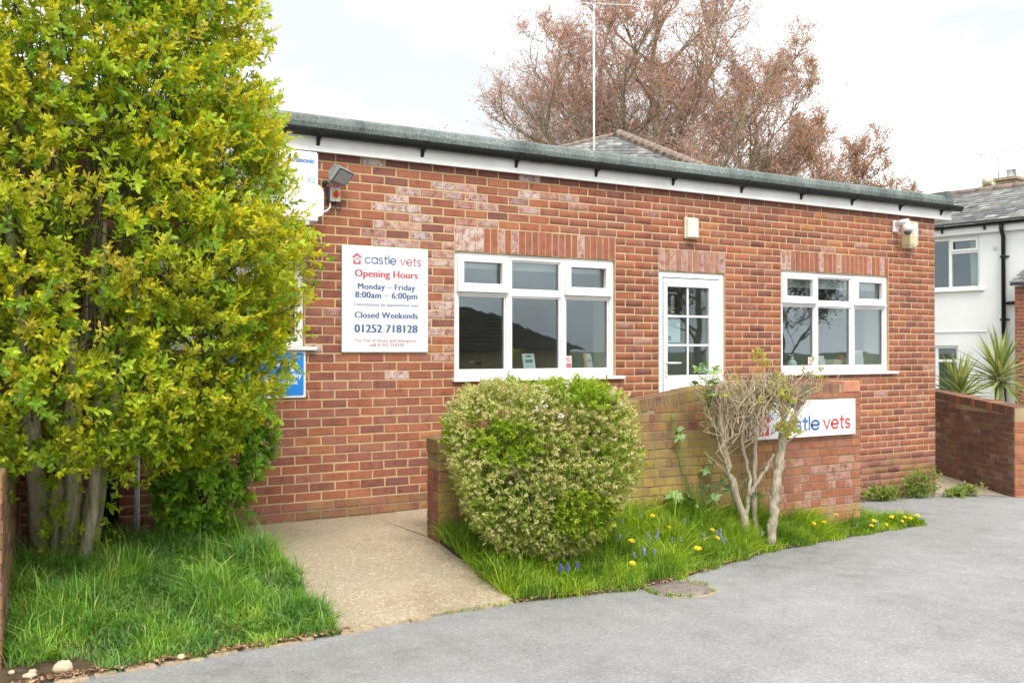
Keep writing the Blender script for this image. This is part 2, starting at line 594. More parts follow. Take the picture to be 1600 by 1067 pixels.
def leaf_mesh(name, P, D, N, L, W, T, mat, bend=0.15):
    """one six-point blade per leaf: base P, direction D, face normal N, length, width, colour"""
    n = len(P)
    D = nrm(D)
    S = nrm(np.cross(D, N))
    N = np.cross(S, D)
    L = np.broadcast_to(np.asarray(L, float), (n,))[:, None]
    W = np.broadcast_to(np.asarray(W, float), (n,))[:, None]
    V = np.empty((n, 6, 3))
    V[:, 0] = P
    V[:, 1] = P + D * L * 0.36 + S * W * 0.5 + N * W * 0.16
    V[:, 2] = P + D * L * 0.36 - S * W * 0.5 + N * W * 0.16
    V[:, 3] = P + D * L * 0.72 + S * W * 0.40 - N * L * bend * 0.4
    V[:, 4] = P + D * L * 0.72 - S * W * 0.40 - N * L * bend * 0.4
    V[:, 5] = P + D * L - N * L * bend
    base = (np.arange(n) * 6)[:, None]
    loops = (base + np.array([0, 2, 1, 1, 2, 4, 3, 3, 4, 5])).ravel()
    st = ((np.arange(n) * 10)[:, None] + np.array([0, 3, 7])).ravel()
    tot = np.tile([3, 4, 3], n)
    return np_mesh(name, V.reshape(-1, 3), loops, st, tot, mat, {"tint": np.repeat(T, 6, axis=0)})


def sprays(C, D, LEN, nl, leafL, leafW, tip, inner, jit=0.25, f0=0.2, pitch=(1.25, 0.4)):
    """leafy shoots: C base, D direction, nl leaves spiralling along each; colours run inner -> tip"""
    n = len(C)
    D = nrm(D)
    ref = np.where(np.abs(D[:, 2:3]) < 0.9, np.array([[0, 0, 1.0]]), np.array([[1.0, 0, 0]]))
    U = nrm(np.cross(D, ref))
    W = np.cross(D, U)
    f = f0 + (1 - f0) * (np.arange(nl) + 0.5) / nl
    f = np.broadcast_to(f, (n, nl)) + RNG.uniform(-0.05, 0.05, (n, nl))
    a = np.arange(nl) * 2.39996 + RNG.uniform(0, 6.28, (n, 1)) + RNG.uniform(-0.4, 0.4, (n, nl))
    p = pitch[0] + (pitch[1] - pitch[0]) * f + RNG.uniform(-0.25, 0.25, (n, nl))
    rad = U[:, None] * np.cos(a)[..., None] + W[:, None] * np.sin(a)[..., None]
    ld = D[:, None] * np.cos(p)[..., None] + rad * np.sin(p)[..., None]
    ld = ld + RNG.normal(0, jit * 0.5, ld.shape)
    P = C[:, None] + D[:, None] * (f * LEN[:, None])[..., None]
    N = D[:, None] - rad * 0.2 + RNG.normal(0, jit, ld.shape)
    L = leafL * RNG.uniform(0.65, 1.2, (n, nl)) * (1.0 - 0.25 * f)
    T = inner[:, None] * (1 - f[..., None]) + tip[:, None] * f[..., None]
    T = np.clip(T * RNG.uniform(0.75, 1.2, (n, nl, 1)), 0.003, 0.9)
    return P.reshape(-1, 3), ld.reshape(-1, 3), N.reshape(-1, 3), L.ravel(), leafW * (L / leafL).ravel(), T.reshape(-1, 3)


def tubes_mesh(name, segs, mat, n=3):
    """many thin straight twigs (p0, p1, r0, r1) as one mesh"""
    p0 = np.array([s[0] for s in segs], float)
    p1 = np.array([s[1] for s in segs], float)
    r0 = np.array([s[2] for s in segs], float)
    r1 = np.array([s[3] for s in segs], float)
    return tubes_np(name, p0, p1, r0, r1, mat, n)


def tubes_np(name, p0, p1, r0, r1, mat, n=3):
    d = nrm(p1 - p0)
    ref = np.where(np.abs(d[:, 2:3]) < 0.9, np.array([[0, 0, 1.0]]), np.array([[1.0, 0, 0]]))
    u = nrm(np.cross(d, ref))
    w = np.cross(d, u)
    m = len(p0)
    V = np.empty((m, 2 * n, 3))
    for k in range(n):
        a = 2 * math.pi * k / n
        o = u * math.cos(a) + w * math.sin(a)
        V[:, k] = p0 + o * r0[:, None]
        V[:, n + k] = p1 + o * r1[:, None]
    q = np.array([[k, (k + 1) % n, n + (k + 1) % n, n + k] for k in range(n)])
    loops = ((np.arange(m) * 2 * n)[:, None, None] + q).ravel()
    k = m * n
    return np_mesh(name, V.reshape(-1, 3), loops, np.arange(k) * 4, np.full(k, 4), mat, smooth=True)


def itp(x, xs, ys):
    return np.interp(x, xs, ys)


# terrain: the car park is nearly level and falls a little to the right
def road_z(x):
    return -0.025 * np.clip(np.asarray(x, float) - 5.0, 0, 10)


def front_y(x):
    return itp(x, [3.36, 4.33, 4.75, 6.1, 7.37, 8.6], [-2.31, -2.45, -2.36, -1.9, -1.69, -1.53])


def back_y(x):
    return itp(x, [3.4, 6.4, 7.7, 8.6], [-1.24, -1.49, -1.3, -1.48])


def verge_z(x, y):
    t = np.clip((y - front_y(x)) / np.maximum(0.01, back_y(x) - front_y(x)), 0, 1)
    t = t * t * (3 - 2 * t)
    return road_z(x) + 0.012 + itp(x, [3.4, 5.5, 7.7, 8.6], [0.24, 0.24, 0.07, 0.02]) * t


def bank_z(x, y):
    t = np.clip((np.asarray(y) + 2.42) / 1.3, 0, 1)
    t = t * t * (3 - 2 * t)
    return 0.012 + 0.225 * t


def slab_z(x, y):
    return itp(y, [-2.4, -2.3, -1.25, 0.0], [0.01, 0.02, 0.225, 0.24])

# ================================================================ setting
def grid_sheet(name, xs, ys, fz, mat, thick=0.0, kind="structure"):
    X, Y = np.meshgrid(xs, ys)
    V = np.stack([X, Y, fz(X, Y)], -1).reshape(-1, 3)
    nx, ny = len(xs), len(ys)
    i = (np.arange(ny - 1)[:, None] * nx + np.arange(nx - 1)[None]).ravel()
    q = np.stack([i, i + 1, i + nx + 1, i + nx], -1)
    me = np_mesh(name, V, q.ravel(), np.arange(len(q)) * 4, np.full(len(q), 4), mat, smooth=True)
    return tag(link(name, me), kind=kind)


def ramp_sheet(name, xs, f0, f1, n, fz, mat, skirt=0.15):
    """sheet between two lines y=f0(x) and y=f1(x), with a skirt hung from its rim"""
    V, F = [], []
    for x in xs:
        for k in range(n + 1):
            y = f0(x) + (f1(x) - f0(x)) * k / n
            V.append((x, y, float(fz(x, y))))
    m = n + 1
    for i in range(len(xs) - 1):
        for k in range(n):
            F.append((i * m + k, (i + 1) * m + k, (i + 1) * m + k + 1, i * m + k + 1))
    if skirt:
        rim = [i * m for i in range(len(xs))] + [(len(xs) - 1) * m + k for k in range(1, m)] \
            + [i * m + n for i in range(len(xs) - 2, -1, -1)] + [k for k in range(n - 1, 0, -1)]
        b = len(V)
        V += [(V[r][0], V[r][1], V[r][2] - skirt) for r in rim]
        for j in range(len(rim)):
            j2 = (j + 1) % len(rim)
            F.append((rim[j2], rim[j], b + j, b + j2))
    mb = MB().add(V, F, mat)
    return tag(mb.build(name), kind="structure")


def build_setting():
    gb = MB()
    gb.add([(-600, -600, -0.62), (600, -600, -0.62), (600, 600, -0.62), (-600, 600, -0.62)], [(0, 1, 2, 3)], "far_ground")
    tag(gb.build("ground"), kind="structure")
    grid_sheet("road", np.linspace(-30, 40, 71), np.linspace(-26, 3.5, 60), lambda X, Y: road_z(X), "asphalt")
    # concrete apron in front of the building and the landing behind the ramp wall
    def sx0(y): return 2.22 + 0.03 * (y + 2.4)
    xs = np.linspace(2.16, 3.40, 9)
    ramp_sheet("path", xs, lambda x: -2.385 + (x - 2.22) * 0.075, lambda x: -0.002, 14, slab_z, "concrete", 0.2)
    ramp_sheet("landing", np.linspace(3.404, 7.68, 12), lambda x: -1.06 - 0.083 * min(x - 3.4, 2.9), lambda x: -0.002, 3,
               lambda x, y: slab_z(3.2, -0.3) + 0.0 + 0.09 * min(1, (x - 3.404) / 3.0), "concrete", 0.3)
    ramp_sheet("verge", np.linspace(3.41, 8.6, 44), lambda x: float(front_y(x)), lambda x: float(back_y(x)), 7, verge_z, "soil", 0.12)
    ramp_sheet("grass_bank", np.linspace(0.40, 2.20, 14), lambda x: -2.44 + (x - 0.4) * 0.03, lambda x: -0.004, 12, bank_z, "soil", 0.15)
    # broken strip of old edging along the tarmac
    mb = MB()
    rnd = random.Random(3)
    x = 0.35
    while x < 3.42:
        w = rnd.uniform(0.05, 0.22)
        y = -2.475 + (x - 0.4) * 0.045 + (0.0 if x < 2.2 else (x - 2.2) * 0.03)
        if rnd.random() > 0.12:
            dy = rnd.uniform(-0.012, 0.012)
            wd = rnd.uniform(0.02, 0.06)
            zt = rnd.uniform(0.006, 0.015)
            m = 6                                     # ragged lump, not a sawn block
            lo = [(x + w * k / m, y + dy - wd * rnd.uniform(0.2, 0.6)) for k in range(m + 1)]
            hi = [(x + w * k / m, y + dy + wd * rnd.uniform(0.5, 1.0)) for k in range(m, -1, -1)]
            mb.prism(lo + hi, 'z', -0.05, zt, "kerb_concrete")
        x += w + rnd.uniform(0.002, 0.05)
    tag(mb.build("kerb"), kind="structure")
    # side passage between the building and the far garden wall
    mb = MB()
    mb.add([(10.97, -0.02, -0.144), (11.6, -0.52, -0.160), (12.9, 1.4, -0.12), (13.6, 3.4, -0.08), (10.97, 3.4, -0.08)],
           [(0, 1, 2, 3, 4)], "concrete")
    tag(mb.build("side_path"), kind="structure")


build_setting()

# ================================================================ bricks
BRICK_COLS = [(0.300, 0.108, 0.068), (0.318, 0.114, 0.070), (0.270, 0.100, 0.067), (0.330, 0.122, 0.071), (0.295, 0.118, 0.080),
              (0.235, 0.094, 0.070), (0.352, 0.138, 0.076), (0.275, 0.110, 0.077), (0.305, 0.130, 0.092), (0.210, 0.088, 0.070),
              (0.385, 0.165, 0.080), (0.180, 0.082, 0.070),
              (0.200, 0.125, 0.070), (0.165, 0.103, 0.060), (0.235, 0.150, 0.078), (0.300, 0.205, 0.075), (0.150, 0.085, 0.066), (0.185, 0.098, 0.072)]
BR_W = [9, 9, 9, 8, 8, 6, 5, 8, 6, 2, 1, 0]


def brick_verts(w, h, depth, bev, rnd):
    """front face towards -Y, centred on x and z, twelve points"""
    j = lambda s: rnd.uniform(-s, s)
    a, c = w / 2, h / 2
    fy = j(0.0016)
    v = [(-a + bev + j(.002), fy, -c + bev + j(.002)), (a - bev + j(.002), fy + j(.0012), -c + bev + j(.002)),
         (a - bev + j(.002), fy + j(.0012), c - bev + j(.002)), (-a + bev + j(.002), fy, c - bev + j(.002)),
         (-a + j(.0024), bev, -c + j(.0024)), (a + j(.0024), bev, -c + j(.0024)), (a + j(.0024), bev, c + j(.0024)), (-a + j(.0024), bev, c + j(.0024)),
         (-a, depth, -c), (a, depth, -c), (a, depth, c), (-a, depth, c)]
    return v


BRICK_F = [(0, 1, 2, 3), (4, 5, 1, 0), (5, 6, 2, 1), (6, 7, 3, 2), (7, 4, 0, 3), (8, 9, 5, 4), (9, 10, 6, 5), (10, 11, 7, 6), (11, 8, 4, 7)]
BRICK_CACHE = {}


def brick_mesh(w, h, depth, ci, salt, moss, var):
    key = (round(w, 3), round(h, 3), ci, salt, moss, var)
    if key in BRICK_CACHE:
        return BRICK_CACHE[key]
    rnd = random.Random(hash(key[:2]) + var * 17 + 1)
    v = brick_verts(w, h, depth, 0.0035, rnd)
    me = bpy.data.meshes.new("brick")
    me.from_pydata(v, [], BRICK_F)
    me.materials.append(MATS["brick"])
    at = me.attributes.new("tint", 'FLOAT_COLOR', 'POINT')
    at.data.foreach_set("color", list((*BRICK_COLS[ci], 1.0)) * 12)
    me.attributes.new("salt", 'FLOAT', 'POINT').data.foreach_set("value", [salt] * 12)
    me.attributes.new("moss", 'FLOAT', 'POINT').data.foreach_set("value", [moss] * 12)
    BRICK_CACHE[key] = me
    return me


def lay(bricks, parent, single, depth=0.05, stuff_name="brickwork"):
    """bricks: dicts with M (matrix of the front centre), w, h, ci, salt, moss; single(i) picks those that become objects"""
    V, T, S, Mo = [], [], [], []
    rnd = random.Random(5)
    for i, b in enumerate(bricks):
        M = b["M"] @ Matrix.Translation((0, rnd.uniform(-0.0018, 0.0012), 0)) @ Matrix.Rotation(rnd.uniform(-0.004, 0.004), 4, 'Y')
        if single(i):
            me = brick_mesh(b["w"], b["h"], depth, b["ci"], b["salt"], b["moss"], rnd.randrange(4))
            o = bpy.data.objects.new("brick", me)
            COL.objects.link(o)
            o.parent = parent
            o.matrix_parent_inverse = world_of(parent).inverted()
            o.matrix_basis = M
        else:
            vs = [M @ Vector(p) for p in brick_verts(b["w"], b["h"], depth, 0.0035, rnd)]
            V += [tuple(p) for p in vs]
            T += [BRICK_COLS[b["ci"]]] * 12
            S += [b["salt"]] * 12
            Mo += [b["moss"]] * 12
    if V:
        n = len(V) // 12
        q = np.array(BRICK_F)
        loops = ((np.arange(n) * 12)[:, None, None] + q).ravel()
        k = n * 9
        me = np_mesh(stuff_name, np.array(V), loops, np.arange(k) * 4, np.full(k, 4), "brick",
                     {"tint": np.array(T), "salt": np.array(S), "moss": np.array(Mo)})
        tag(link(stuff_name, me, parent), kind="stuff")


# openings in the shop front: x0, x1, z0, z1
W1 = (4.222, 5.999, 1.372, 2.4945)
DR = (6.551, 7.446, 0.33, 2.4195)
W3 = (8.278, 10.073, 1.372, 2.4945)
W0 = (1.55, 2.842, 1.65, 2.4945)
OPEN = [W0, W1, DR, W3]
BX0, BX1, BY1, ZT = -1.6, 10.945, 6.2, 3.30


def salt_at(x, z, rnd):
    p = 0.02
    if 3.35 < x < 6.1 and 2.70 < z < 3.13:
        p = 0.46 - 0.13 * max(0, x - 4.3)
        if z > 3.06: p *= 0.4
    elif 3.93 < x < 4.24 and 1.5 < z < 2.72:
        p = 0.62
    elif 3.4 < x < 4.24 and 2.48 < z < 2.75:
        p = 0.6
    elif 3.6 < x < 4.2 and 1.40 < z < 1.62:
        p = 0.35
    elif x > 6.0 and z > 2.2:
        p = 0.035
    if rnd.random() < p:
        return rnd.choice([0.35, 0.6, 0.8, 1.0]) if x < 6.1 else rnd.choice([0.25, 0.4])
    return 0.0


def facade_bricks():
    rnd = random.Random(11)
    out = []
    pitch, hh = 0.2238, 0.0622
    T = lambda x, z: Matrix.Translation((x, 0.0, z))

    def pick():
        return rnd.choices(range(12), BR_W)[0]
    for n in range(-37, 12):
        zc = 2.4945 + n * 0.075 + 0.0375
        if zc > 3.29: break
        off = 4.222 + (0.0 if n % 2 else pitch / 2) + rnd.uniform(-0.006, 0.006)
        # solid stretches of this course
        cuts = [(BX0, BX1)]
        blocks = [(o[0], o[1], o[2] - 0.03, o[3]) for o in OPEN]
        blocks += [(W1[0], W1[1], W1[3], W1[3] + 0.225), (W3[0], W3[1], W3[3], W3[3] + 0.225), (DR[0], DR[1], DR[3], DR[3] + 0.225),
                   (W0[0], W0[1], W0[3], W0[3] + 0.225)]
        for b in blocks:
            if b[2] < zc < b[3]:
                new = []
                for c in cuts:
                    if b[1] <= c[0] or b[0] >= c[1]:
                        new.append(c)
                    else:
                        if b[0] > c[0]: new.append((c[0], b[0]))
                        if b[1] < c[1]: new.append((b[1], c[1]))
                cuts = new
        for a, c in cuts:
            k0 = math.floor((a - off) / pitch)
            edges = [a]
            k = k0 + 1
            while off + k * pitch < c:
                e = off + k * pitch
                if e - edges[-1] > 0.07 and c - e > 0.07:
                    edges.append(e + rnd.uniform(-0.003, 0.003))
                k += 1
            edges.append(c)
            for e0, e1 in zip(edges[:-1], edges[1:]):
                x = (e0 + e1) / 2
                w = round(e1 - e0 - 0.0135, 3)
                ci = pick()
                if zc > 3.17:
                    ci = rnd.choice([9, 11, 5, 9])  # darkest bricks under the fascia: dirt and eaves shade put into the colour
                elif zc < 0.40:
                    ci = rnd.choice([7, 8, 4, 5, 9])
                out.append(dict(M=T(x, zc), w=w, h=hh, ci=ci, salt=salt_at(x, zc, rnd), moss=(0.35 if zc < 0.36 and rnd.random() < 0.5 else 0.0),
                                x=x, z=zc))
    # soldier courses over the openings
    for (x0, x1, z0, z1), cnt in ((W1, 24), (W3, 24), (DR, 12), (W0, 17)):
        p = (x1 - x0) / cnt
        for k in range(cnt):
            x = x0 + (k + 0.5) * p
            s = 0.0
            if x0 == W1[0]:
                s = 1.0 if k < 4 else (0.7 if k in (6, 8, 18) else 0.0)
            elif x0 == W3[0]:
                s = 0.7 if k in (0, 1, 8, 12, 19, 22) else 0.0
            elif x0 == DR[0]:
                s = rnd.choice([0.15, 0.3, 0.55])
            out.append(dict(M=T(x, z1 + 0.1125), w=round(p - 0.0095, 3), h=0.214, ci=rnd.choice([0, 1, 3, 4, 7, 8, 4]), salt=s, moss=0.0, x=x, z=z1 + 0.1125))
    return out


def build_vets():
    root = empty("veterinary_surgery", (4.7, 0.0, 0.0), "single-storey red brick vets building with flat felt roof and white windows", "building")
    # masonry core carries the mortar: pieces between the openings, 6 mm behind the brick faces
    mb = MB()
    Y0, Y1 = 0.0045, 0.27
    xs = sorted({BX0, BX1, *[o[0] for o in OPEN], *[o[1] for o in OPEN]})
    for a, b in zip(xs[:-1], xs[1:]):
        xm = (a + b) / 2
        op = [o for o in OPEN if o[0] < xm < o[1]]
        if not op:
            mb.box(a, b, Y0, Y1, -0.35, ZT, "mortar")
        else:
            o = op[0]
            mb.box(a, b, Y0, Y1, -0.35, o[2] - 0.03, "mortar")
            mb.box(a, b, Y0, Y1, o[3], ZT, "mortar")
    mb.box(BX1 - 0.27, BX1 - 0.0065, Y1, BY1, -0.35, ZT, "mortar")
    mb.box(BX0, BX0 + 0.27, Y1, BY1, -0.35, ZT, "mortar")
    mb.box(BX0 + 0.27, BX1 - 0.27, BY1 - 0.27, BY1, -0.35, ZT, "mortar")
    wall = mb.build("wall", root)

    bricks = facade_bricks()
    # the 300 bricks that show largest: the open stretch of wall near the camera and the soldier courses
    def shown(b):
        x, z = b["x"], b["z"]
        if x < 2.35 or z < 0.2 or z > 3.2: return 0
        if 3.16 < x < 3.94 and 1.62 < z < 2.47: return 0
        if x < 2.86 and z > 1.25: return 0
        if x > 4.25 and z < 1.36: return 0
        if z < 0.95 and x > 3.9: return 0
        return b["w"] * b["h"] / (x * 0.525 + 6.64) ** 2 * (1.0 + (b["h"] > 0.1) * 0.8)
    order = sorted(range(len(bricks)), key=lambda i: -shown(bricks[i]))
    chosen = set(i for i in order[:300] if shown(bricks[i]) > 0)
    # bricks of the return wall
    rnd = random.Random(4)
    side = []
    for n in range(-37, 11):
        zc = 2.4945 + n * 0.075 + 0.0375
        y = 0.0 + (0.1119 if n % 2 else 0.0)
        if n % 2:
            side.append((0.0, 0.105, zc))
        while y < BY1 - 0.1:
            side.append((y, min(BY1, y + 0.2238), zc))
            y += 0.2238
    RM = Matrix.Rotation(R(90), 4, 'Z')
    for y0, y1, zc in side:
        if y0 == 0.0: y0 = 0.052
        bricks.append(dict(M=Matrix.Translation((BX1, (y0 + y1) / 2, zc)) @ RM, w=y1 - y0 - 0.0105, h=0.0655,
                           ci=rnd.choices(range(12), BR_W)[0], salt=0.0, moss=0.0, x=99, z=0))
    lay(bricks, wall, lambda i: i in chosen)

    # flat roof: deck, felt kerb, fascia, gutter with brackets
    mb = MB()
    mb.box(BX0 - 0.1, 11.12, 0.02, BY1 + 0.1, 3.30, 3.42, "felt")
    prof = [(-0.105, 3.395), (-0.115, 3.45), (-0.10, 3.50), (-0.06, 3.525), (0.02, 3.53), (0.12, 3.50), (0.2, 3.42), (0.2, 3.395)]
    segs = [BX0 - 0.12, -0.2, 1.55, 3.30, 4.93, 6.6, 8.3, 9.8, 11.14]
    for a, b in zip(segs[:-1], segs[1:]):
        mb.prism([(y - 0.001 * (b % 3), z) for y, z in prof], 'x', a + 0.0015, b - 0.0015, "felt")
    mb.prism([(11.02, 3.395), (11.16, 3.395), (11.165, 3.50), (11.10, 3.58), (11.03, 3.575)], 'y', -0.112, BY1, "felt")
    roof = mb.build("roof", root)
    mb = MB()
    mb.box(BX0 - 0.1, 11.19, -0.06, -0.036, 3.228, 3.40, "fascia_white", bev=0.003)
    mb.box(BX0 - 0.1, 11.15, -0.034, 0.03, 3.234, 3.244, "fascia_white")
    mb.box(11.155, 11.19, -0.034, BY1, 3.228, 3.40, "fascia_white")
    mb.box(10.95, 11.153, 0.032, BY1, 3.236, 3.246, "fascia_white")
    mb.build("fascia", root)
    mb = MB()
    n = 10
    V, F = [], []
    pts = [(-0.112 + 0.050 * math.cos(math.pi + math.pi * k / n), 3.398 + 0.062 * math.sin(math.pi + math.pi * k / n)) for k in range(n + 1)]
    pts_in = [(-0.112 + 0.046 * math.cos(math.pi + math.pi * k / n), 3.398 + 0.058 * math.sin(math.pi + math.pi * k / n)) for k in range(n, -1, -1)]
    mb.prism(pts + pts_in, 'x', BX0, 11.30, "gutter_black")
    g = mb.build("gutter", root)
    for o in g.data.polygons:
        o.use_smooth = False
    for k, x in enumerate([-1.2, -0.2, 0.9, 2.02, 2.93, 3.87, 4.82, 5.72, 6.68, 7.62, 8.52, 9.35, 10.2, 10.98]):
        b = MB()
        b.prism([(-0.168, 3.398), (-0.152, 3.352), (-0.112, 3.329), (-0.085, 3.325), (-0.0605, 3.275), (-0.0605, 3.34)], 'x', x - 0.014, x + 0.014, "gutter_black")
        b.build("bracket", g)
    for x in (4.93, 8.52, 10.98, 2.02):
        b = MB()
        pts2 = [(-0.112 + 0.055 * math.cos(math.pi + math.pi * k / n), 3.3985 + 0.067 * math.sin(math.pi + math.pi * k / n)) for k in range(n + 1)]
        b.prism(pts2 + [(p[0] * 1.0, p[1]) for p in pts[::-1]], 'x', x + 0.03, x + 0.15, "gutter_black")
        b.build("gutter_union", g)
    # rainwater and waste pipes behind the shrub
    b = MB()
    b.tube([(1.36, -0.055, 0.1), (1.36, -0.055, 1.2)], 0.055, 12, "gutter_black")
    b.build("waste_pipe", root)
    b = MB()
    b.tube([(1.54, -0.04, 0.1), (1.54, -0.04, 1.05), (1.54, 0.02, 1.12)], 0.022, 10, "white_plastic")
    b.build("overflow_pipe", root)

    def window(o, thirds, openers, name_label, with_glass=True):
        x0, x1, z0, z1 = o
        w = bpy.data.objects.new("window", None)
        w.location = ((x0 + x1) / 2, 0.03, z0)
        COL.objects.link(w)
        w.parent = root
        w.matrix_parent_inverse = world_of(root).inverted()
        if name_label: w["label"] = name_label
        fy0, fy1 = 0.028, 0.098
        f = MB()
        zt = z0 + (z1 - z0) * 0.685      # transom
        fr = 0.052
        f.bbox(x0 + 0.002, x0 + fr, fy0, fy1, z0, z1 - 0.003, 0.004, "white_plastic")
        f.bbox(x1 - fr, x1 - 0.002, fy0, fy1, z0, z1 - 0.003, 0.004, "white_plastic")
        f.bbox(x0 + fr, x1 - fr, fy0 + .001, fy1, z1 - fr, z1 - 0.003, 0.004, "white_plastic")
        f.bbox(x0 + fr, x1 - fr, fy0 + .001, fy1, z0, z0 + fr + 0.012, 0.004, "white_plastic")
        edges = [x0 + fr] + [t for m in thirds for t in (m - 0.03, m + 0.03)] + [x1 - fr]
        for m in thirds:
            f.bbox(m - 0.03, m + 0.03, fy0 + .002, fy1, z0 + fr + 0.012, z1 - fr, 0.004, "white_plastic")
        cols = [(edges[2 * i], edges[2 * i + 1]) for i in range(len(thirds) + 1)]
        for a, b in cols:
            f.bbox(a, b, fy0 + .003, fy1, zt - 0.028, zt + 0.028, 0.004, "white_plastic")
        # glazing beads step back inside each light
        lights = []
        for i, (a, b) in enumerate(cols):
            lights.append((a, b, z0 + fr + 0.012, zt - 0.028, False))
            lights.append((a, b, zt + 0.028, z1 - fr, i in openers))
        for a, b, c, d, op in lights:
            if not op:
                q = 0.014
                f.box(a, b, fy0 + 0.017, fy0 + 0.03, c, c + q, "white_plastic")
                f.box(a, b, fy0 + 0.017, fy0 + 0.03, d - q, d, "white_plastic")
                f.box(a, a + q, fy0 + 0.017, fy0 + 0.03, c + q, d - q, "white_plastic")
                f.box(b - q, b, fy0 + 0.017, fy0 + 0.03, c + q, d - q, "white_plastic")
        f.build("frame", w)
        for a, b, c, d, op in lights:
            if op:
                s = MB()
                A, B, C, D = a - 0.018, b + 0.018, c - 0.018, d + 0.018
                q, yy = 0.068, fy0 - 0.022
                s.bbox(A, A + q, yy, fy0 + 0.03, C, D, 0.005, "white_plastic")
                s.bbox(B - q, B, yy, fy0 + 0.03, C, D, 0.005, "white_plastic")
                s.bbox(A + q, B - q, yy + .001, fy0 + 0.03, D - q * 0.8, D, 0.005, "white_plastic")
                s.bbox(A + q, B - q, yy + .001, fy0 + 0.03, C, C + q, 0.005, "white_plastic")
                s.bbox(A - 0.004, B + 0.004, yy - 0.012, fy0 - 0.001, C - 0.012, C - 0.001, 0.003, "white_plastic")
                s.build("opening_casement", w)
                a, b, c, d = A + q, B - q, C + q, D - q * 0.8
            p = MB()
            p.box(a, b, fy0 + 0.034, fy0 + 0.042, c, d, "glass")
            p.build("pane", w)
        s = MB()
        s.bbox(x0 - 0.028, x1 + 0.125 if x0 > 8 else x1 + 0.09, -0.045, 0.09, z0 - 0.032, z0 - 0.002, 0.004, "white_plastic")
        s.build("sill", w)
        rv = MB()
        rv.box(x0 - 0.012, x0 + 0.004, 0.10, 0.36, z0 - 0.02, z1 + 0.01, "plaster")
        rv.box(x1 - 0.004, x1 + 0.012, 0.10, 0.36, z0 - 0.02, z1 + 0.01, "plaster")
        rv.box(x0 + .004, x1 - .004, 0.10, 0.36, z1 - 0.004, z1 + 0.012, "plaster")
        rv.box(x0 + .004, x1 - .004, 0.10, 0.44, z0 - 0.022, z0 + 0.004, "white_plastic")
        rv.build("reveal", w)
        return w
    window(W1, (4.800, 5.404), (0, 2), None)
    window(W3, (8.866, 9.476), (0, 2), None)
    window(W0, (2.196,), (0,), None)

    # door
    d = bpy.data.objects.new("door", None)
    d.location = (7.0, 0.03, 0.33)
    COL.objects.link(d)
    d.parent = root
    d.matrix_parent_inverse = world_of(root).inverted()
    x0, x1, z0, z1 = DR
    f = MB()
    f.bbox(x0 + .002, x0 + 0.062, 0.02, 0.10, z0, z1 - .003, 0.004, "white_plastic")
    f.bbox(x1 - 0.062, x1 - .002, 0.02, 0.10, z0, z1 - .003, 0.004, "white_plastic")
    f.bbox(x0 + 0.062, x1 - 0.062, 0.021, 0.10, z1 - 0.062, z1 - .003, 0.004, "white_plastic")
    f.bbox(x0, x1, 0.0, 0.13, z0 - 0.03, z0 + 0.02, 0.004, "white_plastic")
    f.build("door_frame", d)
    a, b = x0 + 0.072, x1 - 0.10
    ga, gb, gc, gd = 6.674, 7.236, 1.365, 2.262
    f = MB()
    f.bbox(a, ga, 0.012, 0.075, z0 + 0.025, z1 - 0.072, 0.005, "white_plastic")
    f.bbox(gb, x1 - 0.072, 0.012, 0.075, z0 + 0.025, z1 - 0.072, 0.005, "white_plastic")
    f.bbox(ga, gb, 0.013, 0.075, gd, z1 - 0.072, 0.005, "white_plastic")
    f.bbox(ga, gb, 0.013, 0.075, 1.16, gc, 0.005, "white_plastic")
    f.bbox(ga, gb, 0.03, 0.06, z0 + 0.15, 1.16, 0.005, "white_plastic")
    f.bbox(ga, gb, 0.013, 0.075, z0 + 0.025, z0 + 0.15, 0.005, "white_plastic")
    f.build("door_leaf", d)
    gm = (ga + gb) / 2
    for zc in (gc + 0.305, gc + 0.60):
        f = MB()
        f.bbox(ga, gb, 0.028, 0.04, zc - 0.011, zc + 0.011, 0.002, "white_plastic")
        f.build("glazing_bar", d)
    for c0, c1 in ((gc, gc + 0.294), (gc + 0.316, gc + 0.589), (gc + 0.611, gd)):
        f = MB()
        f.bbox(gm - 0.011, gm + 0.011, 0.028, 0.04, c0, c1, 0.002, "white_plastic")
        f.build("glazing_bar", d)
        for p0, p1 in ((ga, gm - 0.011), (gm + 0.011, gb)):
            f = MB()
            f.box(p0, p1, 0.041, 0.048, c0, c1, "glass")
            f.build("pane", d)
    h = MB()
    h.bbox(6.634, 6.660, -0.004, 0.011, 1.35, 1.56, 0.005, "white_plastic")
    h.tube([(6.647, -0.002, 1.49), (6.647, -0.045, 1.49), (6.66, -0.055, 1.49), (6.79, -0.055, 1.49)], [0.011, 0.011, 0.010, 0.009], 8, "white_plastic")
    h.tube([(6.647, -0.008, 1.40), (6.647, 0.0, 1.40)], 0.008, 8, "steel")
    h.build("handle", d)
    h = MB()
    h.bbox(6.83, 7.13, 0.004, 0.0125, 1.225, 1.30, 0.004, "white_plastic")
    h.bbox(6.85, 7.11, 0.000, 0.0035, 1.24, 1.285, 0.002, "white_plastic")
    h.build("letterbox", d)
    # notices on the inside of the door glass
    h = MB()
    h.box(6.705, 6.872, 0.052, 0.054, 1.70, 1.958, "pale_leaflet")
    h.build("notice", d)
    h = MB()
    h.box(6.712, 6.75, 0.0505, 0.0516, 1.72, 1.765, "teal_print")
    for k in range(7):
        h.box(6.725, 6.855 - 0.02 * (k % 3), 0.0505, 0.0516, 1.80 + k * 0.018, 1.8035 + k * 0.018, "grey_print")
    h.box(6.735, 6.845, 0.0505, 0.0516, 1.937, 1.944, "dark_print")
    h.build("notice_print", d)
    h = MB()
